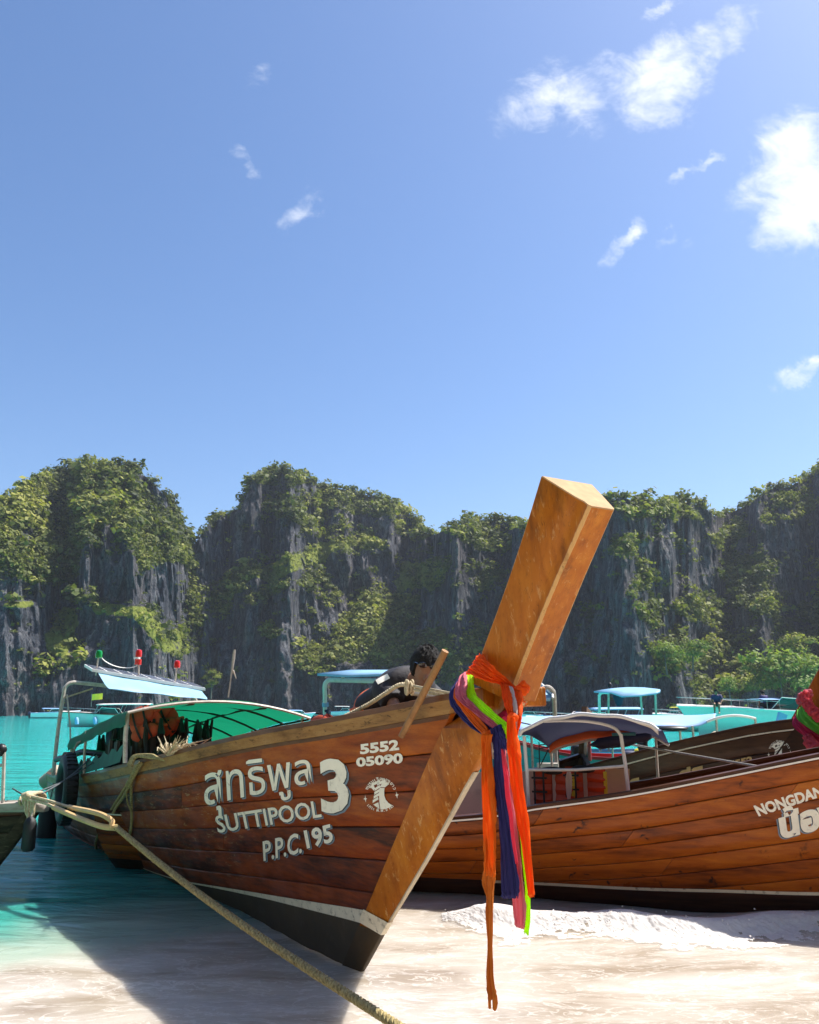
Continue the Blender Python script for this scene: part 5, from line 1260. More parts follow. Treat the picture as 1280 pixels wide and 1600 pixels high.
sash('right_drop', 's_orange', [((806, 1077), (816, 1079)), ((808, 1100), (819, 1102)), ((808, 1122), (818, 1124)), ((805, 1142), (812, 1145))], [-.16, -.21, -.24, -.26], '', t, 3, .012)
knot_at(802, 1121, -.285, (.026, .022, .026), 's_orange', t)
sash('tail', 's_orange', [((797, 1120), (807, 1121)), ((797, 1145), (810, 1145)), ((798, 1172), (814, 1172)), ((801, 1202), (820, 1202)), ((808, 1255), (826, 1255)), ((818, 1310), (832, 1310)), ((827, 1377), (837, 1377)), ((829, 1398), (838, 1396))], -.29, '', t, 4, .015, 26)
sash('lining', 's_white', [((797, 1072), (803, 1074)), ((802, 1094), (808, 1096)), ((804, 1115), (811, 1117)), ((806, 1133), (810, 1135))], [-.18, -.225, -.25, -.262], '', t, 2, .006, 26)
sash('lining_tail', 's_white', [((796, 1138), (800, 1140)), ((793, 1155), (800, 1160)), ((793, 1172), (801, 1176))], -.27, '', t, 1, .006, 26)
rg = tag(knot_at(790, 1124, -.06, (.05, .04, .045), 's_red', None, 'flower_bundle'), 'small dark red cloth bundle in the notch under the prow post', 'cloth')

# ---------------------------------------------------------------- the varnished boat on the right
FA_ = Frame((4.52, 6.76, 0), -22.2)
sheer_a = smooth_tab([(-8, .58), (-6, .59), (-4.2, .67), (-3.4, .80), (-2.68, .92), (-1.94, 1.08), (-1.23, 1.24), (-.3, 1.43), (.6, 1.6), (1.5, 1.72)])
HA = Hull(FA_, sheer_a, xb_m, HM.bst, smooth_tab([(0, 0), (.9, .14), (1.6, .28), (2.5, .43), (3.5, .58), (4.7, .70), (6.4, .82), (8, .82), (10, .7)]),
          smooth_tab([(0, 0), (.5, .10), (1.1, .19), (2, .26), (3.4, .30), (6, .48), (10, .45)]),
          smooth_tab([(-8, .10), (-3.8, .15), (-2.8, .16), (-2, .19), (-1.3, .21), (0, .28), (1, .38)]), -8, interp([(-8, .10), (-4, .115), (-1, .15), (1, .17)]), interp([(-8, -.3), (-2, -.2), (0, -.03), (1, -.03)]), bulge=.07)
ba = thing('wooden_boat', 'glossy orange brown wooden boat on the right with NONGDANA lettering', 'boat', FA_.O, FA_.a)
HA.planks(ba, MAT['plank2'], sheer_a, None, rail=.022, joints=[(.5,), (.38, .72), (.6,), (.46, .8), (.34, .66), (.55,), (.42,), (.7,)])
HA.shell(ba, MAT['inner'], lambda x: sheer_a(x) - .01)
HA.band(ba, 'white_line', MAT['white_line'], lambda x: sheer_a(x) - .020, lambda x: sheer_a(x) - .006, .020, .05)
HA.gunwale(ba, MAT['rail_dark'], lambda x: sheer_a(x) + .008, out=.012, w=.12, h=.03)
HA.band(ba, 'bottom', MAT['plank3'], lambda x: HA.keel(x), lambda x: HA.zw(x), .005, .02)
HA.band(ba, 'waterline_stripe', MAT['boot'], lambda x: HA.zw(x) - .022, lambda x: HA.zw(x) + .002, .009, .004, xa=-4.)
stem_section(np.linspace(-.08, 1.70, 14), lambda z: xb_m(z) + .30, lambda z: xb_m(z) - .004, lambda z: .03 + .03 * max(z, 0), lambda z: HA.bst(z) + .012, ba, MAT['stem'], 'stem')
MB().prism([(1.05, -.13, 1.6), (1.70, -.09, 1.62), (2.35, -.08, 2.55), (2.05, -.14, 2.75)], (0, 0, 0), (0, .22, 0)).build('prow_post', MAT['post'], ba, bevel=.01)
MB().grid([[(x, -HA.hb(x, .2) + .04, .22), (x, HA.hb(x, .2) - .04, .22)] for x in np.linspace(-7.8, -.2, 10)]).build('floor_boards', MAT['inner'], ba)
for x in (-1.3, -4.6, -6.2):
    b = HA.hb(x, sheer_a(x) - .2) - .03; MB().box((x, 0, sheer_a(x) - .22), (.22, 2 * b, .035)).build('thwart', MAT['rail_dark'], ba)
lettering('NONGDANA', [(1177, 1259), (1299, 1222), (1302, 1239), (1186, 1276)], .045, None, FA_, HA, ba)
lettering('น้องดานา', [(1214, 1264), (1420, 1207), (1421, 1262), (1221, 1312)], .055, (-3, 2), FA_, HA, ba)
# pram-hood canopy over its waist
def fa(q, y): return FA_.px(q[0], q[1], y)
near_top = spline([fa(q, -.46) for q in ((812, 1150), (820, 1140), (850, 1127), (880, 1120.5), (910, 1117.5), (945, 1118.5), (980, 1123), (1010, 1131), (1028, 1141))], 4)
hood = []
for u in np.linspace(0, 1, 11):
    y = -.46 + 1.30 * u; dz = -.03 * u - .23 * max(0, u - .35) ** 1.3
    hood.append([np.array([p[0] - .04 * u, y, p[2] + dz + .006 * math.sin(i * .9 + u * 9)]) for i, p in enumerate(near_top)])
MB().grid(hood).build('canopy', MAT['slate_cloth'], ba)
MB().tube([p + np.array([0, -.004, .004]) for p in hood[0]], .017, 8).build('canopy_hoop', MAT['white_pipe'], ba)
MB().tube([p + np.array([0, 0, -.012]) for p in hood[10]], .012, 8).build('canopy_hoop', MAT['white_pipe'], ba)
MB().tube(spline([fa(q, -.28) for q in ((850, 1127), (879, 1126), (915, 1127), (945, 1132), (962, 1139), (970, 1149))], 5), .014, 8).build('canopy_hoop', MAT['white_pipe'], ba)
for (a, b, y) in (((819, 1150), (827, 1266), -.40), ((970, 1147), (984, 1246), -.28)):
    MB().tube([fa(b, y) - np.array([0, 0, .1]), fa(((a[0] + b[0]) / 2 + .5, (a[1] + b[1]) / 2), y), fa(a, y)], .016, 8).build('canopy_post', MAT['white_pipe'], ba)
for i in (3, len(near_top) - 6):
    p = hood[10][i]; MB().tube([p, (p[0], .80, .6)], .013, 8).build('canopy_post', MAT['metal'], ba)
# cream flap on the forward end, rolled orange curtain on the far edge
MB().grid([[hood[0][-1 - j] + np.array([.004, -.012 + .003 * k, .010 - .016 * k * (1 - j / 14)]) for j in range(0, 13)] for k in range(0, 4)]).build('canopy_flap', MAT['cream_cloth'], ba)
oc = hood[10][2:-10]
MB().grid([[p + np.array([0, -.03 - .02 * math.sin(a), -.035 - .040 * math.cos(a)]) for a in np.linspace(0, 6.28, 12)] for p in oc]).build('rolled_curtain', MAT['shorts'], ba)
MB().grid([[p + np.array([0, -.035, z]) for z in (-.07, -.10)] for p in oc]).build('curtain_hem', MAT['cream_cloth'], ba)
MB().tube([fa((826, 1203), -.28), fa((900, 1203), -.28), fa((977, 1197), -.28)], .013, 8).build('side_rail', MAT['white_pipe'], ba)
cp = [[fa((x, y_), .28 + .03 * math.sin(x * .06)) for y_ in (1201 if x > 820 else 1206, 1225, 1250, 1275)] for x in range(672, 986, 12)]
MB().grid(cp).build('side_panel', MAT['cream_cloth'], ba)
def flat_vest(q, y, label, w=.36, h=.40, rz=0.):
    """a block-foam life jacket hung over the rail"""
    p = fa(q, y); r = thing('life_jacket', label, 'life jacket', FA_.w(p), FA_.a + rz, 'orange life jackets on the right boat')
    for sg in (-1, 1):
        MB().grid([[(sg * (.02 + (w / 2 - .02) * s_), -.05 * math.sin(math.pi * (.15 + .7 * s_)) - .02 * math.sin(z * 14), z * h / 2 - .02 * s_ * (1 if z > .5 else 0)) for s_ in np.linspace(0, 1, 6)] for z in np.linspace(-1, 1, 10)]).grid([[(sg * (.02 + (w / 2 - .02) * s_), .03, z * h / 2) for s_ in (0, 1)] for z in (-1, 1)]).build('foam_panel', MAT['orange_vest'], r)
    for z in (-.1, .0, .1): MB().box((-w * .33, -.062, z * 1.2), (.14, .012, .016)).build('strap', MAT['vest_strap'], r)
    for x in (-w * .45, -w * .22): MB().box((x, -.064, 0), (.016, .012, h * .95)).build('strap', MAT['vest_strap'], r)
    MB().ell((0, -.03, h * .46), (w * .33, .05, .035), nu=12).build('collar', MAT['vest_strap'], r)
    MB().box((w * .5, -.01, .06), (.03, .05, h * .5)).build('side_trim', MAT['yellow'], r)
    return r
flat_vest((866, 1237), -.14, 'orange block life jacket with black webbing left of the white strap', .36, .40)
flat_vest((915, 1233), -.10, 'orange block life jacket with a yellow edge right of the white strap', .36, .38, .1)
tag(MB().grid([[FA_.w(fa((889 + dx * w_, y_), -.22)) for dx in (-1, 0, 1)] for y_, w_ in ((1206, 3), (1214, 5), (1228, 5), (1240, 4), (1250, 2))]).build('white_strap', MAT['s_white']), 'white cloth strap hanging between the two orange block life jackets', 'strap')
mr0, mr1 = EYE + ray(792, 1124) * 12., np.array(FA_.w(fa((1192, 1199), -.50)))
mr = [mr0 + (mr1 - mr0) * t_ - np.array([0, 0, .02]) * math.sin(math.pi * t_) for t_ in np.linspace(0, 1, 8)]
tag(MB().tube(spline(mr, 6), .011, 6).build('boat_line', MAT['rope_thin']), 'pale taut line running down from behind the prow to the right boat', 'rope')

# ---------------------------------------------------------------- the dark boat behind it
FB = Frame((3.30, 9.86, -.17), -55)
sheer_b = smooth_tab([(-8.4, .55), (-7, .56), (-5, .64), (-3, .80), (-1.8, .97), (-.9, 1.19), (-.09, 1.40), (.5, 1.53), (.9, 1.61), (1.5, 1.69)])
HB = Hull(FB, sheer_b, xb_m, HM.bst, HM.g1, HM.g0, lambda x: .22 + .12 * max(0, min(1, (x + 2) / 2)), -8.2, HM.wd, HM.keel)
bb = thing('wooden_boat', 'dark brown wooden boat behind the right one with gold numerals and pink garlands', 'boat', FB.O, FB.a)
HB.planks(bb, MAT['plank3'], sheer_b, None, rail=.10, joints=[(.5,), (.35,), (.62,), (.45,), (.58,)])
HB.shell(bb, MAT['inner'], lambda x: sheer_b(x) - .01)
HB.band(bb, 'rub_rail', MAT['plank3'], lambda x: sheer_b(x) - .085, lambda x: sheer_b(x) - .012, .014, .05)
HB.band(bb, 'white_line', MAT['boot'], lambda x: sheer_b(x) - .098, lambda x: sheer_b(x) - .085, .016, .05)
HB.gunwale(bb, MAT['rail_dark'], sheer_b)
stem_section(np.linspace(-.08, 1.72, 14), lambda z: xb_m(z) + .34, lambda z: xb_m(z) - .004, lambda z: .02 + .03 * max(z, 0), lambda z: HB.bst(z) + .012, bb, MAT['plank3'], 'stem')
MB().prism([(1.20, -.14, 1.62), (1.75, -.10, 1.66), (2.30, -.09, 2.50), (1.98, -.15, 2.70)], (0, 0, 0), (0, .25, 0)).build('prow_post', MAT['stem'], bb, bevel=.01)
MB().grid([[(x, -HB.hb(x, .2) + .04, .24), (x, HB.hb(x, .2) - .04, .24)] for x in np.linspace(-8, -.4, 10)]).build('floor_boards', MAT['inner'], bb)
lettering('5552', [(1139, 1190), (1175, 1181), (1177, 1192), (1141, 1200)], .045, None, FB, HB, bb, 'letter_old')
lettering('04921', [(1142, 1204), (1182, 1193), (1184, 1204), (1144, 1215)], .045, None, FB, HB, bb, 'letter_old')
lettering('โชควารีสิน', [(984, 1218), (1118, 1186), (1120, 1228), (988, 1262)], .05, None, FB, HB, bb, 'letter_old')
decal(FB, HB.hb, 'emblem', MAT['letter'], emblem((1218, 1174), 18, -.10), bb, .008)
# garlands and satin bands on its prow
def garland(pts, r, label, mat='garland'):
    t = thing('flower_garland', label, 'garland', (0, 0, 0), 0, 'garlands on the dark prow')
    P = spline(pts, 7); mb = MB()
    for i, p in enumerate(P):
        for k in range(9):
            a = random.uniform(0, 6.28); e = random.uniform(-1.2, 1.2); d = np.array([math.cos(a) * math.cos(e), math.sin(a) * math.cos(e), math.sin(e)])
            mb.ell(np.array(p) + d * r * .75, r * random.uniform(.30, .5), None, 6, 4, fn=lambda q: 1 + .3 * math.sin(q.x * 200 + q.z * 150))
    o = mb.build('petals', MAT[mat], t); o['kind'] = 'stuff'
    for i, p in enumerate(P[::6]): MB().ell(p, r * .55, None, 8, 6).build('flower', MAT[mat], t)
    return t
wb = lambda x, y, d: FB.w(FB.px(x, y, d))
garland([wb(1258, 1087, -.34), wb(1262, 1100, -.37), wb(1272, 1112, -.38), wb(1284, 1122, -.34), wb(1296, 1128, -.2)], .050, 'coral pink flower garland, the upper one on the dark prow')
garland([wb(1264, 1156, -.36), wb(1270, 1164, -.38), wb(1280, 1170, -.38), wb(1292, 1172, -.3)], .055, 'coral pink flower garland, the lower one hanging beside the satin bands')
garland([wb(1250, 1094, -.28), wb(1256, 1088, -.3), wb(1264, 1084, -.3)], .045, 'small pale pink garland above the coral one', 's_pink')
def band(rows, y, mat, label):
    t = thing('satin_band', label, 'sash', (0, 0, 0), 0, 'satin bands on the dark prow')
    L = spline([FB.px(*a, y_) for (a, b), y_ in zip(rows, y)], 6); R = spline([FB.px(*b, y_) for (a, b), y_ in zip(rows, y)], 6)
    o = MB().grid([[FB.w(p + (q - p) * u + np.array([0, -.012 * math.sin(u * 15 + i * .3), 0])) for u in np.linspace(0, 1, 10)] for i, (p, q) in enumerate(zip(L, R))]).build('cloth', MAT[mat], t, fix=False)
    md = o.modifiers.new('t', 'SOLIDIFY'); md.thickness = .003
band([((1246, 1110), (1254, 1102)), ((1246, 1122), (1262, 1112)), ((1258, 1134), (1276, 1122)), ((1278, 1148), (1296, 1134)), ((1300, 1160), (1316, 1146))], [-.20, -.30, -.34, -.32, -.2], 's_green', 'green satin band tied round the dark prow under the coral garland')
band([((1240, 1122), (1247, 1112)), ((1240, 1134), (1250, 1122)), ((1252, 1147), (1264, 1133)), ((1272, 1160), (1284, 1144)), ((1296, 1172), (1308, 1158))], [-.20, -.29, -.33, -.31, -.2], 's_red', 'magenta satin band tied round the dark prow under the green one')
pst = tag(MB().tube([FB.w(FB.px(1236, 1202, -.42)), FB.w(FB.px(1262, 1180, -.42))], .018, 8).build('pale_pole', MAT['grey_wood']), 'pale pole end sticking up between the right boat and the dark boat', 'pole')

# ---------------------------------------------------------------- longtail boats and awnings farther out
def simple_boat(O, deg, L, beam, h, mats, label, canopy=None, draft=.15, name='longtail_boat', inner='inner'):
    """a low open wooden boat: planked hull, gunwale, floor, thwarts, upturned bow"""
    fr = Frame(O, deg); t = thing(name, label, 'boat', fr.O, fr.a)
    def half(x): u = (x + L / 2) / L; return beam / 2 * (1 - max(0, (u - .55) / .45) ** 2 * .96) * (1 - .25 * max(0, (.2 - u) / .2))
    def sh(x): u = (x + L / 2) / L; return h * (1 + .9 * max(0, (u - .5) / .5) ** 2 + .1 * max(0, .3 - u))
    xs_ = np.linspace(-L / 2, L / 2, 22); n = 5
    for sg in (-1, 1):
        for k in range(n):
            z0 = lambda x: -draft + (sh(x) + draft) * k / n; z1 = lambda x: -draft + (sh(x) + draft) * (k + 1) / n - .008
            w_ = lambda x, z: half(x) * (.62 + .38 * ((z + draft) / (sh(x) + draft)) ** .7)
            MB().grid([[(x, sg * w_(x, z1(x)), z1(x)), (x, sg * w_(x, z0(x)), z0(x)), (x, sg * (w_(x, z0(x)) - .03), z0(x)), (x, sg * (w_(x, z1(x)) - .03), z1(x))] for x in xs_], True).build('plank', MAT[mats[0]], t)
        MB().grid([[(x, sg * (half(x) + .02), sh(x) - .03), (x, sg * (half(x) + .02), sh(x) + .03), (x, sg * (half(x) - .06), sh(x) + .03), (x, sg * (half(x) - .06), sh(x) - .03)] for x in xs_], True).build('gunwale', MAT[mats[1]], t)
        MB().grid([[(x, sg * (half(x) - .04), sh(x) - .04), (x, sg * half(x) * .6, .12)] for x in xs_]).build('lining', MAT[inner], t)
    MB().grid([[(x, -half(x) * .62, .12), (x, half(x) * .62, .12)] for x in xs_]).build('floor_boards', MAT[inner], t)
    MB().add([(-L / 2, -half(-L / 2), sh(-L / 2)), (-L / 2, half(-L / 2), sh(-L / 2)), (-L / 2, half(-L / 2) * .6, -draft), (-L / 2, -half(-L / 2) * .6, -draft)], [(0, 1, 2, 3)]).build('transom', MAT[mats[0]], t, smooth=False)
    for x in (-.25 * L, 0, .2 * L): MB().box((x, 0, sh(x) - .12), (.2, half(x) * 1.8, .035)).build('thwart', MAT[mats[1]], t)
    x = L / 2; MB().prism([(x - .25, -.05, sh(x - .25) - .5), (x - .05, -.05, sh(x) - .3), (x + .55, -.05, sh(x) + .75), (x + .28, -.05, sh(x) + .85)], (0, 0, 0), (0, .1, 0)).build('prow_post', MAT[mats[1]], t)
    return t, fr, sh, half
def on_ray(px, py, t): return EYE + ray(px, py) * t
def foot(p, z=.3): return np.array([p[0], p[1], z])
def pole_part(root, fr, a, b, r, mat, name='awning_post'):
    return MB().tube([fr.loc(p) for p in ([a, b] if len(np.shape(a)) == 1 else a)], r, 8).build(name, MAT[mat], root)
def awning_sheet(root, fr, rows, mat, name='awning', thick=.02):
    o = MB().grid([[fr.loc(p) for p in r] for r in rows]).build(name, MAT[mat], root)
    m = o.modifiers.new('t', 'SOLIDIFY'); m.thickness = thick
    return o

# red-lined boat seen through the right boat's canopy
pc = on_ray(975, 1186, 16.5)
tC, fC, shC, _ = simple_boat((pc[0], pc[1] + .7, 0), 172, 5.6, 1.5, pc[2], ('teal_paint', 'red'), 'teal boat with a red lining seen under the canopy of the right boat', inner='red')
for q0, q1, r, m in (((905, 1198), (902, 1158), .04, 'teal_paint'), ((919, 1188), (918, 1156), .07, 'red'), ((958, 1190), (957, 1165), .02, 'metal')):
    pole_part(tC, fC, on_ray(*q0, 16.3), on_ray(*q1, 16.3), r, m, 'canopy_post')
eC = thing('boat_engine', 'black engine with bent pipes on the stern of the teal boat', 'engine', on_ray(898, 1196, 16.0), 0)
MB().ell((0, 0, 0), (.16, .14, .14)).build('engine_block', MAT['dark_metal'], eC); MB().box((.1, 0, .25), (.3, .2, .25)).build('air_box', MAT['dark_metal'], eC, bevel=.03)
for k in range(3): MB().tube(spline([(-.1 - .05 * k, 0, .05), (-.3 - .05 * k, 0, .12), (-.38, 0, .3 + .06 * k), (-.2, 0, .42 + .05 * k)], 5), .018, 6).build('pipe', MAT['steel'], eC)
yb = thing('canvas_roll', 'yellow canvas roll lying on the teal boat', 'canvas', on_ray(1005, 1175, 16.2), .1)
MB().ell((0, 0, 0), (.22, .09, .075), nu=14, fn=lambda q: 1 + .1 * math.sin(q.x * 40)).build('roll', MAT['yellow'], yb)
MB().ell((-.28, 0, -.02), (.15, .1, .05)).build('cover', MAT['navy_cloth'], yb)
nb = thing('canvas_roll', 'dark navy bundle slung under the front of the right canopy', 'canvas', FA_.w(fa((975, 1158), .45)), FA_.a)
MB().ell((-.05, 0, 0), (.30, .08, .06), Matrix.Rotation(-.15, 3, 'Y'), 16, 10, fn=lambda q: 1 + .12 * math.sin(q.x * 30)).build('bundle', MAT['navy_cloth'], nb)
MB().tube([(-.1, -.05, .06), (.12, -.05, .07)], .016, 8).build('blue_tube', MAT['teal_paint'], nb)
tyre(on_ray(1019, 1162, 10.5), .4, 'small dark tyre hanging behind the front end of the right canopy', .13, .05)
# frames and racks seen under the canopy at left
rk = thing('metal_rack', 'thin metal rack standing behind the sashes under the right canopy', 'rack', on_ray(860, 1196, 10.2), 0)
for x0, z0, x1, z1 in ((-.13, -.6, -.13, .28), (.03, -.6, .03, .27), (.14, -.6, .10, .26), (-.13, .2, .12, .24), (-.13, .24, .12, .27), (-.12, .0, -.0, .22)):
    MB().tube([(x0, 0, z0), (x1, 0, z1)], .008, 6).build('bar', MAT['dark_metal'], rk)
MB().box((-.03, .02, -.03), (.26, .05, .12)).build('board', MAT['grey_wood'], rk, bevel=.01)

# long pale blue awning (boat behind the dark one)
tD, fD, shD, _ = simple_boat((3.6, 15.0, 0), 6, 7.5, 1.9, .42, ('plank3', 'rail_dark'), 'dark boat under a long pale blue awning with an open frame end')
def Dn(px, py): return on_ray(px, py, 13.6)
def Df(px, py): return on_ray(px, py, 15.4)
nr_ = spline([Dn(*q) for q in ((800, 1140), (870, 1137), (960, 1134), (1035, 1134), (1062, 1136), (1090, 1133), (1104, 1128), (1117, 1123))], 4)
fr2 = spline([Df(*q) for q in ((805, 1120), (875, 1118), (962, 1117), (1040, 1117.5), (1066, 1117.5), (1092, 1117), (1106, 1116.5), (1120, 1116.5))], 4)
awning_sheet(tD, fD, [[a + (b - a) * u + np.array([0, 0, .05 * math.sin(math.pi * u)]) for a, b in zip(nr_, fr2)] for u in np.linspace(0, 1, 6)], 'blue_cloth')
pole_part(tD, fD, spline([Dn(*q) for q in ((1104, 1128), (1117, 1123), (1132, 1119.5), (1150, 1118), (1168, 1120), (1181, 1123))], 4), None, .022, 'white_pipe', 'frame_arch')
for (a, b) in (((1119, 1123), (1122, 1175)), ((1180, 1123), (1184, 1170)), ((1062, 1136), (1066, 1185)), ((1082, 1134), (1087, 1180)), ((830, 1138), (833, 1200))): pole_part(tD, fD, Dn(*a), foot(Dn(*b)), .02, 'metal')
MB().ell(fD.loc(Dn(1052, 1138)), (.26, .12, .045), nu=14).build('rolled_flap', MAT['dark_metal'], tD)
fl = thing('float', 'pale beige float standing on the boat under the blue awning', 'float', Dn(1112, 1160), 0)
fl.rotation_euler = (0, .5, 0); MB().ell((0, 0, 0), (.09, .08, .2), nu=14).build('float_body', MAT['beige'], fl); MB().tube([(0, 0, 0), (.35, 0, -.66)], .03, 8).build('stand', MAT['metal'], fl)
bx = tag(MB().box(Dn(1077, 1174) + np.array([0, 0, -.25]), (.34, .3, .64)).build('storage_box', MAT['navy_cloth'], bevel=.02), 'navy storage box at the foot of the blue awning posts', 'box')

# tilted pale blue panel roof just right of the prow
tF, fF, shF, _ = simple_boat((1.6, 13.0, 0), 60, 6, 1.6, .42, ('plank3', 'rail_dark'), 'dark boat with a tilted pale blue roof panel just right of the prow')
def Fp(px, py, t=12.): return on_ray(px, py, t)
awning_sheet(tF, fF, [[Fp(780, 1056, 12.6), Fp(826, 1056, 12.6)], [Fp(778, 1072, 12.3), Fp(843, 1069, 12.3)], [Fp(776, 1086, 12.), Fp(861, 1085, 12.)], [Fp(776, 1094, 11.9), Fp(860, 1092, 11.9)]], 'blue_tarp', 'roof_panel', .04)
pole_part(tF, fF, [Fp(828, 1055, 12.6), Fp(845, 1068, 12.3), Fp(863, 1084, 11.98), Fp(864, 1091, 11.88)], None, .02, 'white_pipe', 'roof_edge')
pole_part(tF, fF, spline([Fp(848, 1076), Fp(856, 1074), Fp(863, 1079), Fp(866, 1090), Fp(868, 1150), foot(Fp(868, 1160))], 5), None, .035, 'metal', 'roof_frame')
pole_part(tF, fF, Fp(790, 1094), foot(Fp(792, 1170)), .03, 'metal', 'roof_post')

# flat pale blue roof behind the bending man
tG, fG, shG, _ = simple_boat((-1.6, 16.0, 0), 120, 6, 1.6, .42, ('plank3', 'rail_dark'), 'dark boat with a flat pale blue roof behind the bending man')
def Gp(px, py, t=14.): return on_ray(px, py, t)
awning_sheet(tG, fG, [[Gp(496, 1052, 13.6), Gp(545, 1054.5, 13.4), Gp(610, 1052, 13.4), Gp(668, 1050, 13.4)], [Gp(548, 1046.5, 15.4), Gp(585, 1046.5, 15.4), Gp(630, 1046.5, 15.4), Gp(672, 1046.5, 15.4)]], 'blue_tarp', 'roof_panel', .04)
pole_part(tG, fG, spline([foot(Gp(509, 1180)), Gp(508, 1100), Gp(507.5, 1074), Gp(510, 1066), Gp(517, 1062.5), Gp(540, 1063), Gp(590, 1064)], 5), None, .04, 'white_pipe', 'roof_frame')
MB().tube([fG.loc(Gp(508.5, y_)) for y_ in (1098, 1104)], .055, 10).build('blue_joint', MAT['blue_cloth'], tG)
MB().tube([fG.loc(Gp(535, 1054)), fG.loc(Gp(537, 1063))], .03, 8).build('bracket', MAT['metal'], tG); pole_part(tG, fG, Gp(640, 1052), foot(Gp(640, 1170)), .035, 'white_pipe', 'roof_post')
pole_part(tG, fG, Gp(509, 1108), Gp(509, 1160), .05, 'navy_cloth', 'wrapped_post')

# pale blue awning with white bent pipe, farther out
tE, fE, shE, _ = simple_boat((8.0, 26.5, 0), 10, 7, 1.9, .35, ('gel_teal', 'blue_cloth'), 'small boat under a rounded pale blue awning with a white bent pipe')
def Ep(px, py, t=25.): return on_ray(px, py, t)
awning_sheet(tE, fE, [[Ep(928, 1080, 24.6), Ep(955, 1081.5, 24.2), Ep(972, 1087.5, 24.0), Ep(1000, 1086, 24.0), Ep(1024, 1083, 24.0), Ep(1031, 1080.5, 24.0)], [Ep(940, 1077.5, 26), Ep(960, 1076.5, 26), Ep(980, 1077, 26), Ep(1004, 1077, 26), Ep(1026, 1078, 26), Ep(1032, 1078, 26)],
                     [Ep(952, 1076, 27), Ep(966, 1074.5, 27), Ep(984, 1073.5, 27), Ep(1006, 1074, 27), Ep(1024, 1076, 27), Ep(1031, 1077, 27)]], 'blue_tarp', 'awning', .04)
pole_part(tE, fE, spline([foot(Ep(937, 1140)), Ep(936.5, 1095), Ep(937, 1086), Ep(941, 1082.5), Ep(952, 1082.5)], 5), None, .045, 'white_pipe', 'awning_frame')
for a, b in (((1001, 1086), (1006, 1140)), ((1024, 1083), (1026, 1145)), ((951, 1083), (949, 1135))): pole_part(tE, fE, Ep(*a), foot(Ep(*b)), .035, 'metal')
MB().ell(fE.loc(Ep(967, 1092)), (.17, .12, .20), nu=12, fn=lambda q: 1 + .2 * math.sin(q.z * 20)).build('hanging_cover', MAT['navy_cloth'], tE)
MB().ell(fE.loc(Ep(953, 1071, 25.5)), (.07, .07, .09)).build('deck_lamp', MAT['dark_metal'], tE)

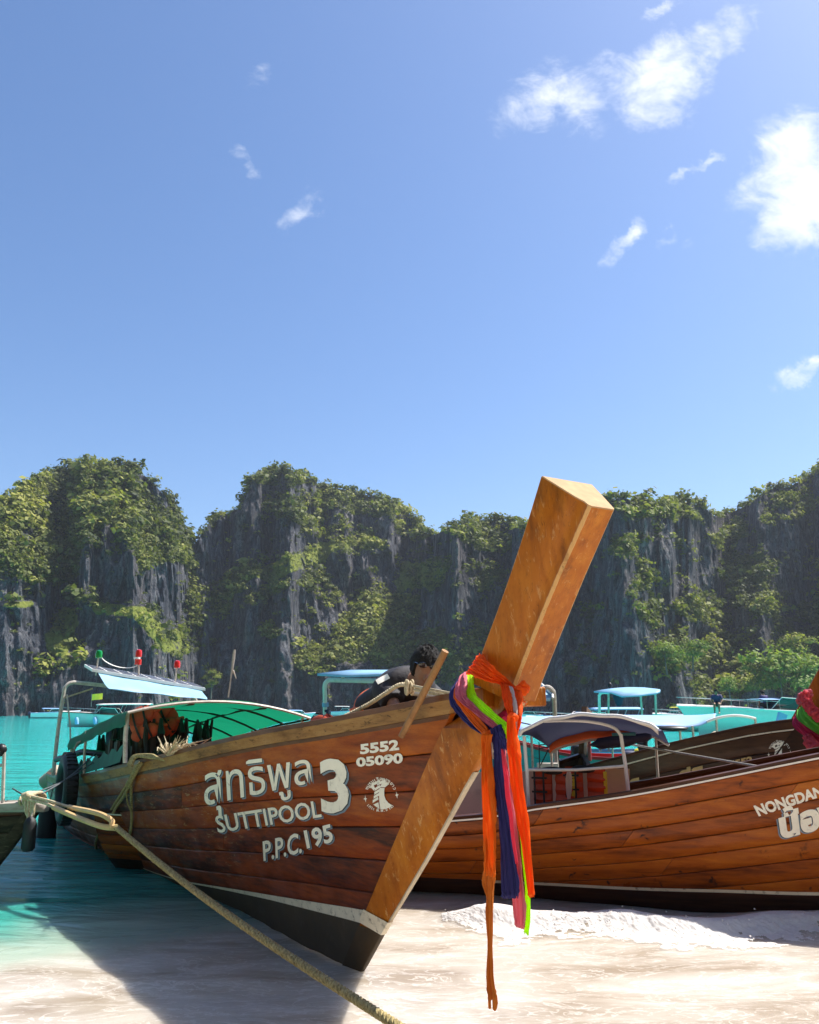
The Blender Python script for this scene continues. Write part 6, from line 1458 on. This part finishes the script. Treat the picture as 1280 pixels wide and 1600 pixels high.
# ---------------------------------------------------------------- speedboats
def speedboat(O, deg, L, beam, fb, label, hull='gel', roof=None, stripe=None, top='glass', group='speedboats in the bay', engines=2, detail=True):
    t = thing('speedboat', label, 'boat', O, rad(deg), group)
    U = np.linspace(0, 1, 20); rows = []
    def sh(u): return fb * (.82 + .30 * u ** 1.6)
    def hw(u): return beam / 2 * (1 - max(0, (u - .45) / .55) ** 2.4 * .98) * (.93 + .07 * min(1, u * 4))
    for u in U:
        x = -L / 2 + L * u + (0 if u < .6 else 0); b = hw(u); s = sh(u); ch = b * (.86 - .25 * max(0, u - .6)); zc = fb * (.18 + .30 * max(0, u - .55) / .45)
        rake = .10 * L * max(0, (u - .8) / .2) ** 1.5
        rows.append([(x + rake, -b, s), (x + rake * .9, -b * 1.02, s - fb * .10), (x + rake * .7, -b * .97, s - fb * .32), (x, -ch, zc), (x, 0, -.25 * (1 - .6 * max(0, u - .7) / .3)), (x, ch, zc), (x + rake * .7, b * .97, s - fb * .32), (x + rake * .9, b * 1.02, s - fb * .10), (x + rake, b, s)])
    mb = MB().grid(rows); mb.f.append(tuple(range(9))); mb.build('hull', MAT[hull], t)
    deck = MB().grid([[(rows[i][0][0], -hw(u) * .97, sh(u) - .02), (rows[i][0][0], 0, sh(u) + .05 * fb), (rows[i][0][0], hw(u) * .97, sh(u) - .02)] for i, u in enumerate(U) if u > .58]).build('foredeck', MAT['gel'], t)
    MB().grid([[(rows[i][0][0], -hw(u) * .95, sh(u) - .45 * fb), (rows[i][0][0], hw(u) * .95, sh(u) - .45 * fb)] for i, u in enumerate(U) if u <= .62]).build('cockpit_floor', MAT['gel'], t)
    for sg in (-1, 1):
        MB().tube([(r[0][0], sg * abs(r[0][1]) * 1.02, r[0][2] - .04) for r in rows], .035 * fb, 6).build('rub_rail', MAT[stripe or 'navy_cloth'], t)
        if detail:
            MB().tube([(rows[i][0][0], sg * hw(u) * .9, sh(u) + .28 * fb) for i, u in enumerate(U) if u > .62], .02, 6).build('bow_rail', MAT['steel'], t)
            for i, u in enumerate(U):
                if u > .62 and i % 2 == 0: MB().tube([(rows[i][0][0], sg * hw(u) * .9, sh(u) - .02), (rows[i][0][0], sg * hw(u) * .9, sh(u) + .28 * fb)], .014, 6).build('stanchion', MAT['steel'], t)
    # windscreen
    b = hw(.58); x0 = L * .10; s = sh(.6)
    W_ = [[(x0 + .7, -b * .55, s), (x0 + .85, 0, s + .03), (x0 + .7, b * .55, s)], [(x0 + .15, -b * .78, s + .42 * fb), (x0 + .30, 0, s + .45 * fb), (x0 + .15, b * .78, s + .42 * fb)]]
    MB().grid(W_).build('windscreen', MAT['glass'], t)
    for sg in (-1, 1):
        MB().add([(x0 + .7, sg * b * .56, s), (x0 + .15, sg * b * .79, s + .42 * fb), (x0 - 1.1, sg * b * .95, s + .36 * fb), (x0 - 1.4, sg * b * .97, s)], [(0, 1, 2, 3)]).build('side_glass', MAT['glass'], t, smooth=False)
        MB().tube([(x0 + .7, sg * b * .56, s), (x0 + .15, sg * b * .79, s + .43 * fb), (x0 - 1.1, sg * b * .95, s + .37 * fb), (x0 - 1.45, sg * b * .97, s)], .03, 6).build('glass_frame', MAT['gel'], t)
    for i in range(4 if detail else 2):
        x = -L * .38 + i * L * .11
        MB().box((x, 0, sh(.3) - .18 * fb), (.35, beam * .75, .34 * fb)).build('bench', MAT['navy_cloth'] if i % 2 else MAT['gel'], t, bevel=.04)
    if roof:
        rm, rz, rx0, rx1 = roof
        rr = [[(x, y * beam * .46, rz + .10 * (1 - y * y) - .05 * ((x - rx0) / (rx1 - rx0)) ** 4) for y in np.linspace(-1, 1, 9)] for x in np.linspace(rx0, rx1, 10)]
        o = MB().grid(rr).build('roof', MAT[rm], t); m = o.modifiers.new('t', 'SOLIDIFY'); m.thickness = .06
        for x in np.linspace(rx0 + .2, rx1 - .2, 3):
            for sg in (-1, 1): MB().tube([(x + .35, sg * beam * .44, sh(.3) - .05), (x, sg * beam * .43, rz)], .028, 6).build('roof_post', MAT['steel'], t)
    for k in range(engines):
        y = (k - (engines - 1) / 2) * .6
        MB().box((-L / 2 - .25, y, fb * .75), (.5, .36, .55), None, .8).build('outboard', MAT['navy_cloth'], t, bevel=.06); MB().box((-L / 2 - .22, y, fb * .2), (.2, .12, .8)).build('outboard_leg', MAT['dark_metal'], t, bevel=.02)
    return t
def sb(px, pw, t, **k):                     # centre column and waterline distance
    p = on_ray(px, 1107, t); return (p[0], p[1], 0)
sI = speedboat(sb(1242, 0, 48), 184, 11.6, 3.0, 1.62, 'large white speedboat on the right with two people on its bow', 'gel', None, 'gel', engines=3)
MB().grid([[(x, -1.51 - .01, z) for z in (1.02, 1.10)] for x in np.linspace(-5.7, 1.5, 6)]).build('black_stripe', MAT['vest_strap'], sI)
for x, z in ((-2.4, 1.30), (-4.6, 1.36)): MB().box((x, 1.5, z), (.42, .05, .13)).build('vent', MAT['vest_strap'], sI)
cv = MB().grid([[(x, y * 1.3, 1.55 + (2.25 - 1.55) * min(1, (-x - 2.3) / 1.2) + .1 * (1 - y * y)) for y in np.linspace(-1, 1, 7)] for x in np.linspace(-2.3, -4.6, 7)]).build('navy_cover', MAT['navy_cloth'], sI)
MB().grid([[(x, y * 1.3, 2.95 + .18 * (1 - y * y) + .06 * (x + 4)) for y in np.linspace(-1, 1, 7)] for x in np.linspace(-3.0, -6.0, 6)]).build('bimini', MAT['navy_cloth'], sI)
for x in (-3.4, -5.2):
    for sg in (-1, 1): MB().tube([(x, sg * 1.25, 1.4), (x - .3, sg * 1.25, 3.0)], .03, 6).build('bimini_post', MAT['steel'], sI)
MB().grid([[(x, y * 1.2, 2.12 + .08 * (1 - y * y)) for y in np.linspace(-1, 1, 7)] for x in np.linspace(2.4, -1.2, 6)]).build('blue_awning', MAT['blue_cloth'], sI)
for x in (2.2, .4, -1.0):
    for sg in (-1, 1): MB().tube([(x, sg * 1.15, 1.4), (x, sg * 1.15, 2.12)], .025, 6).build('awning_post', MAT['steel'], sI)
speedboat(sb(1098, 0, 62), 184, 6.4, 2.3, 1.15, 'smaller pale teal speedboat behind the bow of the large white one', 'gel_teal', ('gel', 1.75, -2.2, .2), 'gel', engines=2)
sH = speedboat(sb(925, 0, 50), 187, 6.8, 2.4, 1.05, 'pale teal speedboat with a low blue top beyond the rounded awning', 'gel_teal', ('blue_cloth', 1.62, -2.8, .2), 'gel', engines=2)
for x in (-2.5, -1.2, .3, 1.4): MB().tube([(x, 1.2, .75), (x, 1.24, .45)], .12, 8).build('blue_fender', MAT['blue_cloth'], sH)
sK = speedboat(sb(178, 0, 78), 190, 8.0, 2.6, 1.25, 'pale green tour speedboat with a grey roof and yellow flag behind the stern', 'gel_teal', ('gel', 2.05, -3.4, 1.4), 'dark_wood', engines=2)
for x in (3.0, 1.4): MB().tube([(x, 1.25, .85), (x - .05, 1.3, .60), (x - .1, 1.3, .25)], [.14, .2, .16], 10).build('blue_fender', MAT['blue_cloth'], sK)
MB().grid([[(1.9 - a * .95 + .1, .2 + .06 * math.sin(a * 8), 2.40 + b * .55 + a * .10) for a in np.linspace(0, 1, 8)] for b in (0, .5, 1)]).build('yellow_flag', MAT['yellow'], sK)
MB().tube([(2.0, .2, 1.8), (2.05, .2, 3.0)], .025, 6).build('flag_pole', MAT['steel'], sK)
far = [(85, 150, 20, 7.5, 1.2, 'white speedboat with a blue top far off at the left edge of the bay', ('blue_cloth', 1.7, -2, 1)), (538, 190, 5, 6.0, 1.3, 'small white cabin boat far off under the flat pale blue roof', ('gel', 2.2, -2.2, 1.2)),
       (466, 120, 8, 4.2, 1.0, 'small blue and white boat far off beyond the green canopy', ('blue_cloth', 1.4, -1.4, .6)), (826, 130, 175, 4.4, .9, 'small white boat far off beside the prow sashes', None), (1052, 150, 175, 4.2, .9, 'small white boat far off with a pale sunshade', ('yellow', 1.9, -1.0, .6)), (205, 170, 10, 4.0, .8, 'tiny white boat far off behind the stern frame pipe', None)]
for px, t, dg, L, fb, lab, rf in far: speedboat(sb(px, 0, t), dg, L, L * .3, fb, lab, 'gel', rf, 'blue_cloth', engines=1, detail=False)

def small_person(p, rz, label, shirt, seated=True, s=1., lean=0.):
    t = thing('person', label, 'person', p, rz)
    if seated: J = dict(hip=(0, 0, .12), chest=(.05 + lean, 0, .45), neck=(.10 + lean, 0, .62), head=(.14 + lean * 1.2, 0, .76), face=(1, 0, -.2), sh=[(.06 + lean, .19, .55), (.06 + lean, -.19, .55)], el=[(.16 + lean, .28, .30), (.16 + lean, -.28, .30)], ha=[(.34, .22, .12), (.34, -.22, .12)], kn=[(.42, .12, .10), (.42, -.12, .10)], fo=[(.48, .12, -.34), (.48, -.12, -.34)])
    else: J = dict(hip=(0, 0, .95), chest=(0, 0, 1.28), neck=(.02, 0, 1.47), head=(.03, 0, 1.62), face=(1, 0, 0), sh=[(0, .19, 1.40), (0, -.19, 1.40)], el=[(.02, .26, 1.12), (.02, -.26, 1.12)], ha=[(.10, .24, .88), (.10, -.24, .88)], kn=[(.03, .10, .50), (.03, -.10, .50)], fo=[(0, .12, .06), (0, -.12, .06)])
    figure(t, J, .022, shirt, 'vest_strap', False, s)
    return t
def deck(x, y, z): return tuple(np.array(sI.matrix_basis @ Vector((x, y, z))))
small_person(deck(4.9, .75, 1.78), rad(184 + 60), 'person in a navy shirt sitting on the bow tip of the large white speedboat', 'shirt_navy', s=1.12)
small_person(deck(1.75, .2, 1.75), rad(184 - 70), 'person in a navy shirt sitting farther back on the large white speedboat', 'shirt_navy', s=1.12, lean=.08)
small_person(deck(-1.6, .3, 2.25), rad(200), 'person in a yellow shirt high up at the right edge above the garlands', 'yellow', False, s=1.)
for i, (px, sh_, lab) in enumerate(((1166, 'yellow', 'tiny person in yellow on the far shore under the pale tree, leftmost of three'), (1170, 'shirt', 'tiny person in dark clothes on the far shore, middle one of three'), (1175, 'shirt_navy', 'tiny person in blue on the far shore, rightmost of three'))):
    small_person(tuple(on_ray(px, 1107, 205) * np.array([1, 1, 0]) + np.array([0, 0, 1.2])), 1.5 + i, lab, sh_, False)
rk_ = MB()
for i in range(9):
    p = on_ray(1140 + i * 9, 1107, 206 + 3 * math.sin(i * 2)); rk_.ell((p[0], p[1], .1), (2.2, 1.6, 1.0 + .3 * math.sin(i)), None, 12, 8, fn=lambda q: 1 + .22 * math.sin(q.x * 3 + i) * math.sin(q.y * 4 + q.z * 3))
ro = rk_.build('shore_rocks', MAT['cliff']); ro['kind'] = 'structure'

# ---------------------------------------------------------------- trees one can tell apart along the far shore
def tree(px, base_py, t, h, w, label, mat='leaf_bright', seed=0, group='trees along the far shore'):
    p = on_ray(px, base_py, t); r = np.random.default_rng(seed)
    o = thing('tree', label, 'tree', tuple(p), 0, group)
    tr = MB(); top = np.array([r.normal() * .3, 0, h * .62]); tr.tube(spline([(0, 0, -1.5), (r.normal() * .15, 0, h * .25), tuple(top)], 5), list(np.linspace(.28, .13, 11)), 8)
    C = []; R = []
    for k in range(11):
        a = 2 * math.pi * k / 11 + r.normal() * .3; q = w * (.12 + .36 * r.random()); z = h * (.28 + .62 * r.random())
        e = np.array([math.cos(a) * q, math.sin(a) * q, z]); C.append(e); R.append(w * (.20 + .10 * r.random()))
        tr.tube([tuple(top * .8), tuple(top * .4 + e * .6), tuple(e)], [.11, .07, .03], 6)
    C.append(np.array([0, 0, h * .9])); R.append(w * .3)
    tr.build('trunk', MAT['bark'], o)
    V, F, T = crown_mesh(np.array(C), np.array(R), np.clip(.55 + r.normal(size=len(C)) * .16, 0, 1), 150, .85, seed, .13)
    c = np_mesh('crown', V, F, MAT[mat], False, {LEAF_ATTR: T}); c.parent = o
    return o
tree(1222, 1094, 212, 11.5, 15, 'broad bright green tree standing at the foot of the right cliff', seed=1)
tree(1268, 1090, 214, 10, 11, 'rounded green tree right of the broad bright one at the cliff foot', seed=2)
tree(1186, 1092, 214, 9, 9, 'middle green tree left of the broad bright one at the cliff foot', 'leaf', 3)
tree(1142, 1100, 208, 6.5, 5, 'slender pale tree leaning out over the far shore', seed=4)
tree(1042, 1046, 226, 6.5, 9, 'pale yellow green tree on the ledge left of the rounded rock', seed=5)
tree(1082, 1040, 228, 6, 9, 'yellow green tree capping the rounded rock on the right cliff', seed=6)
tree(330, 1084, 250, 7, 5, 'slim green tree at the right foot of the left dome', 'leaf', 7)
tree(1246, 1042, 226, 8, 10, 'dark green tree on the slope above the broad bright one', 'leaf', 8)
if HAZE_ON: haze()
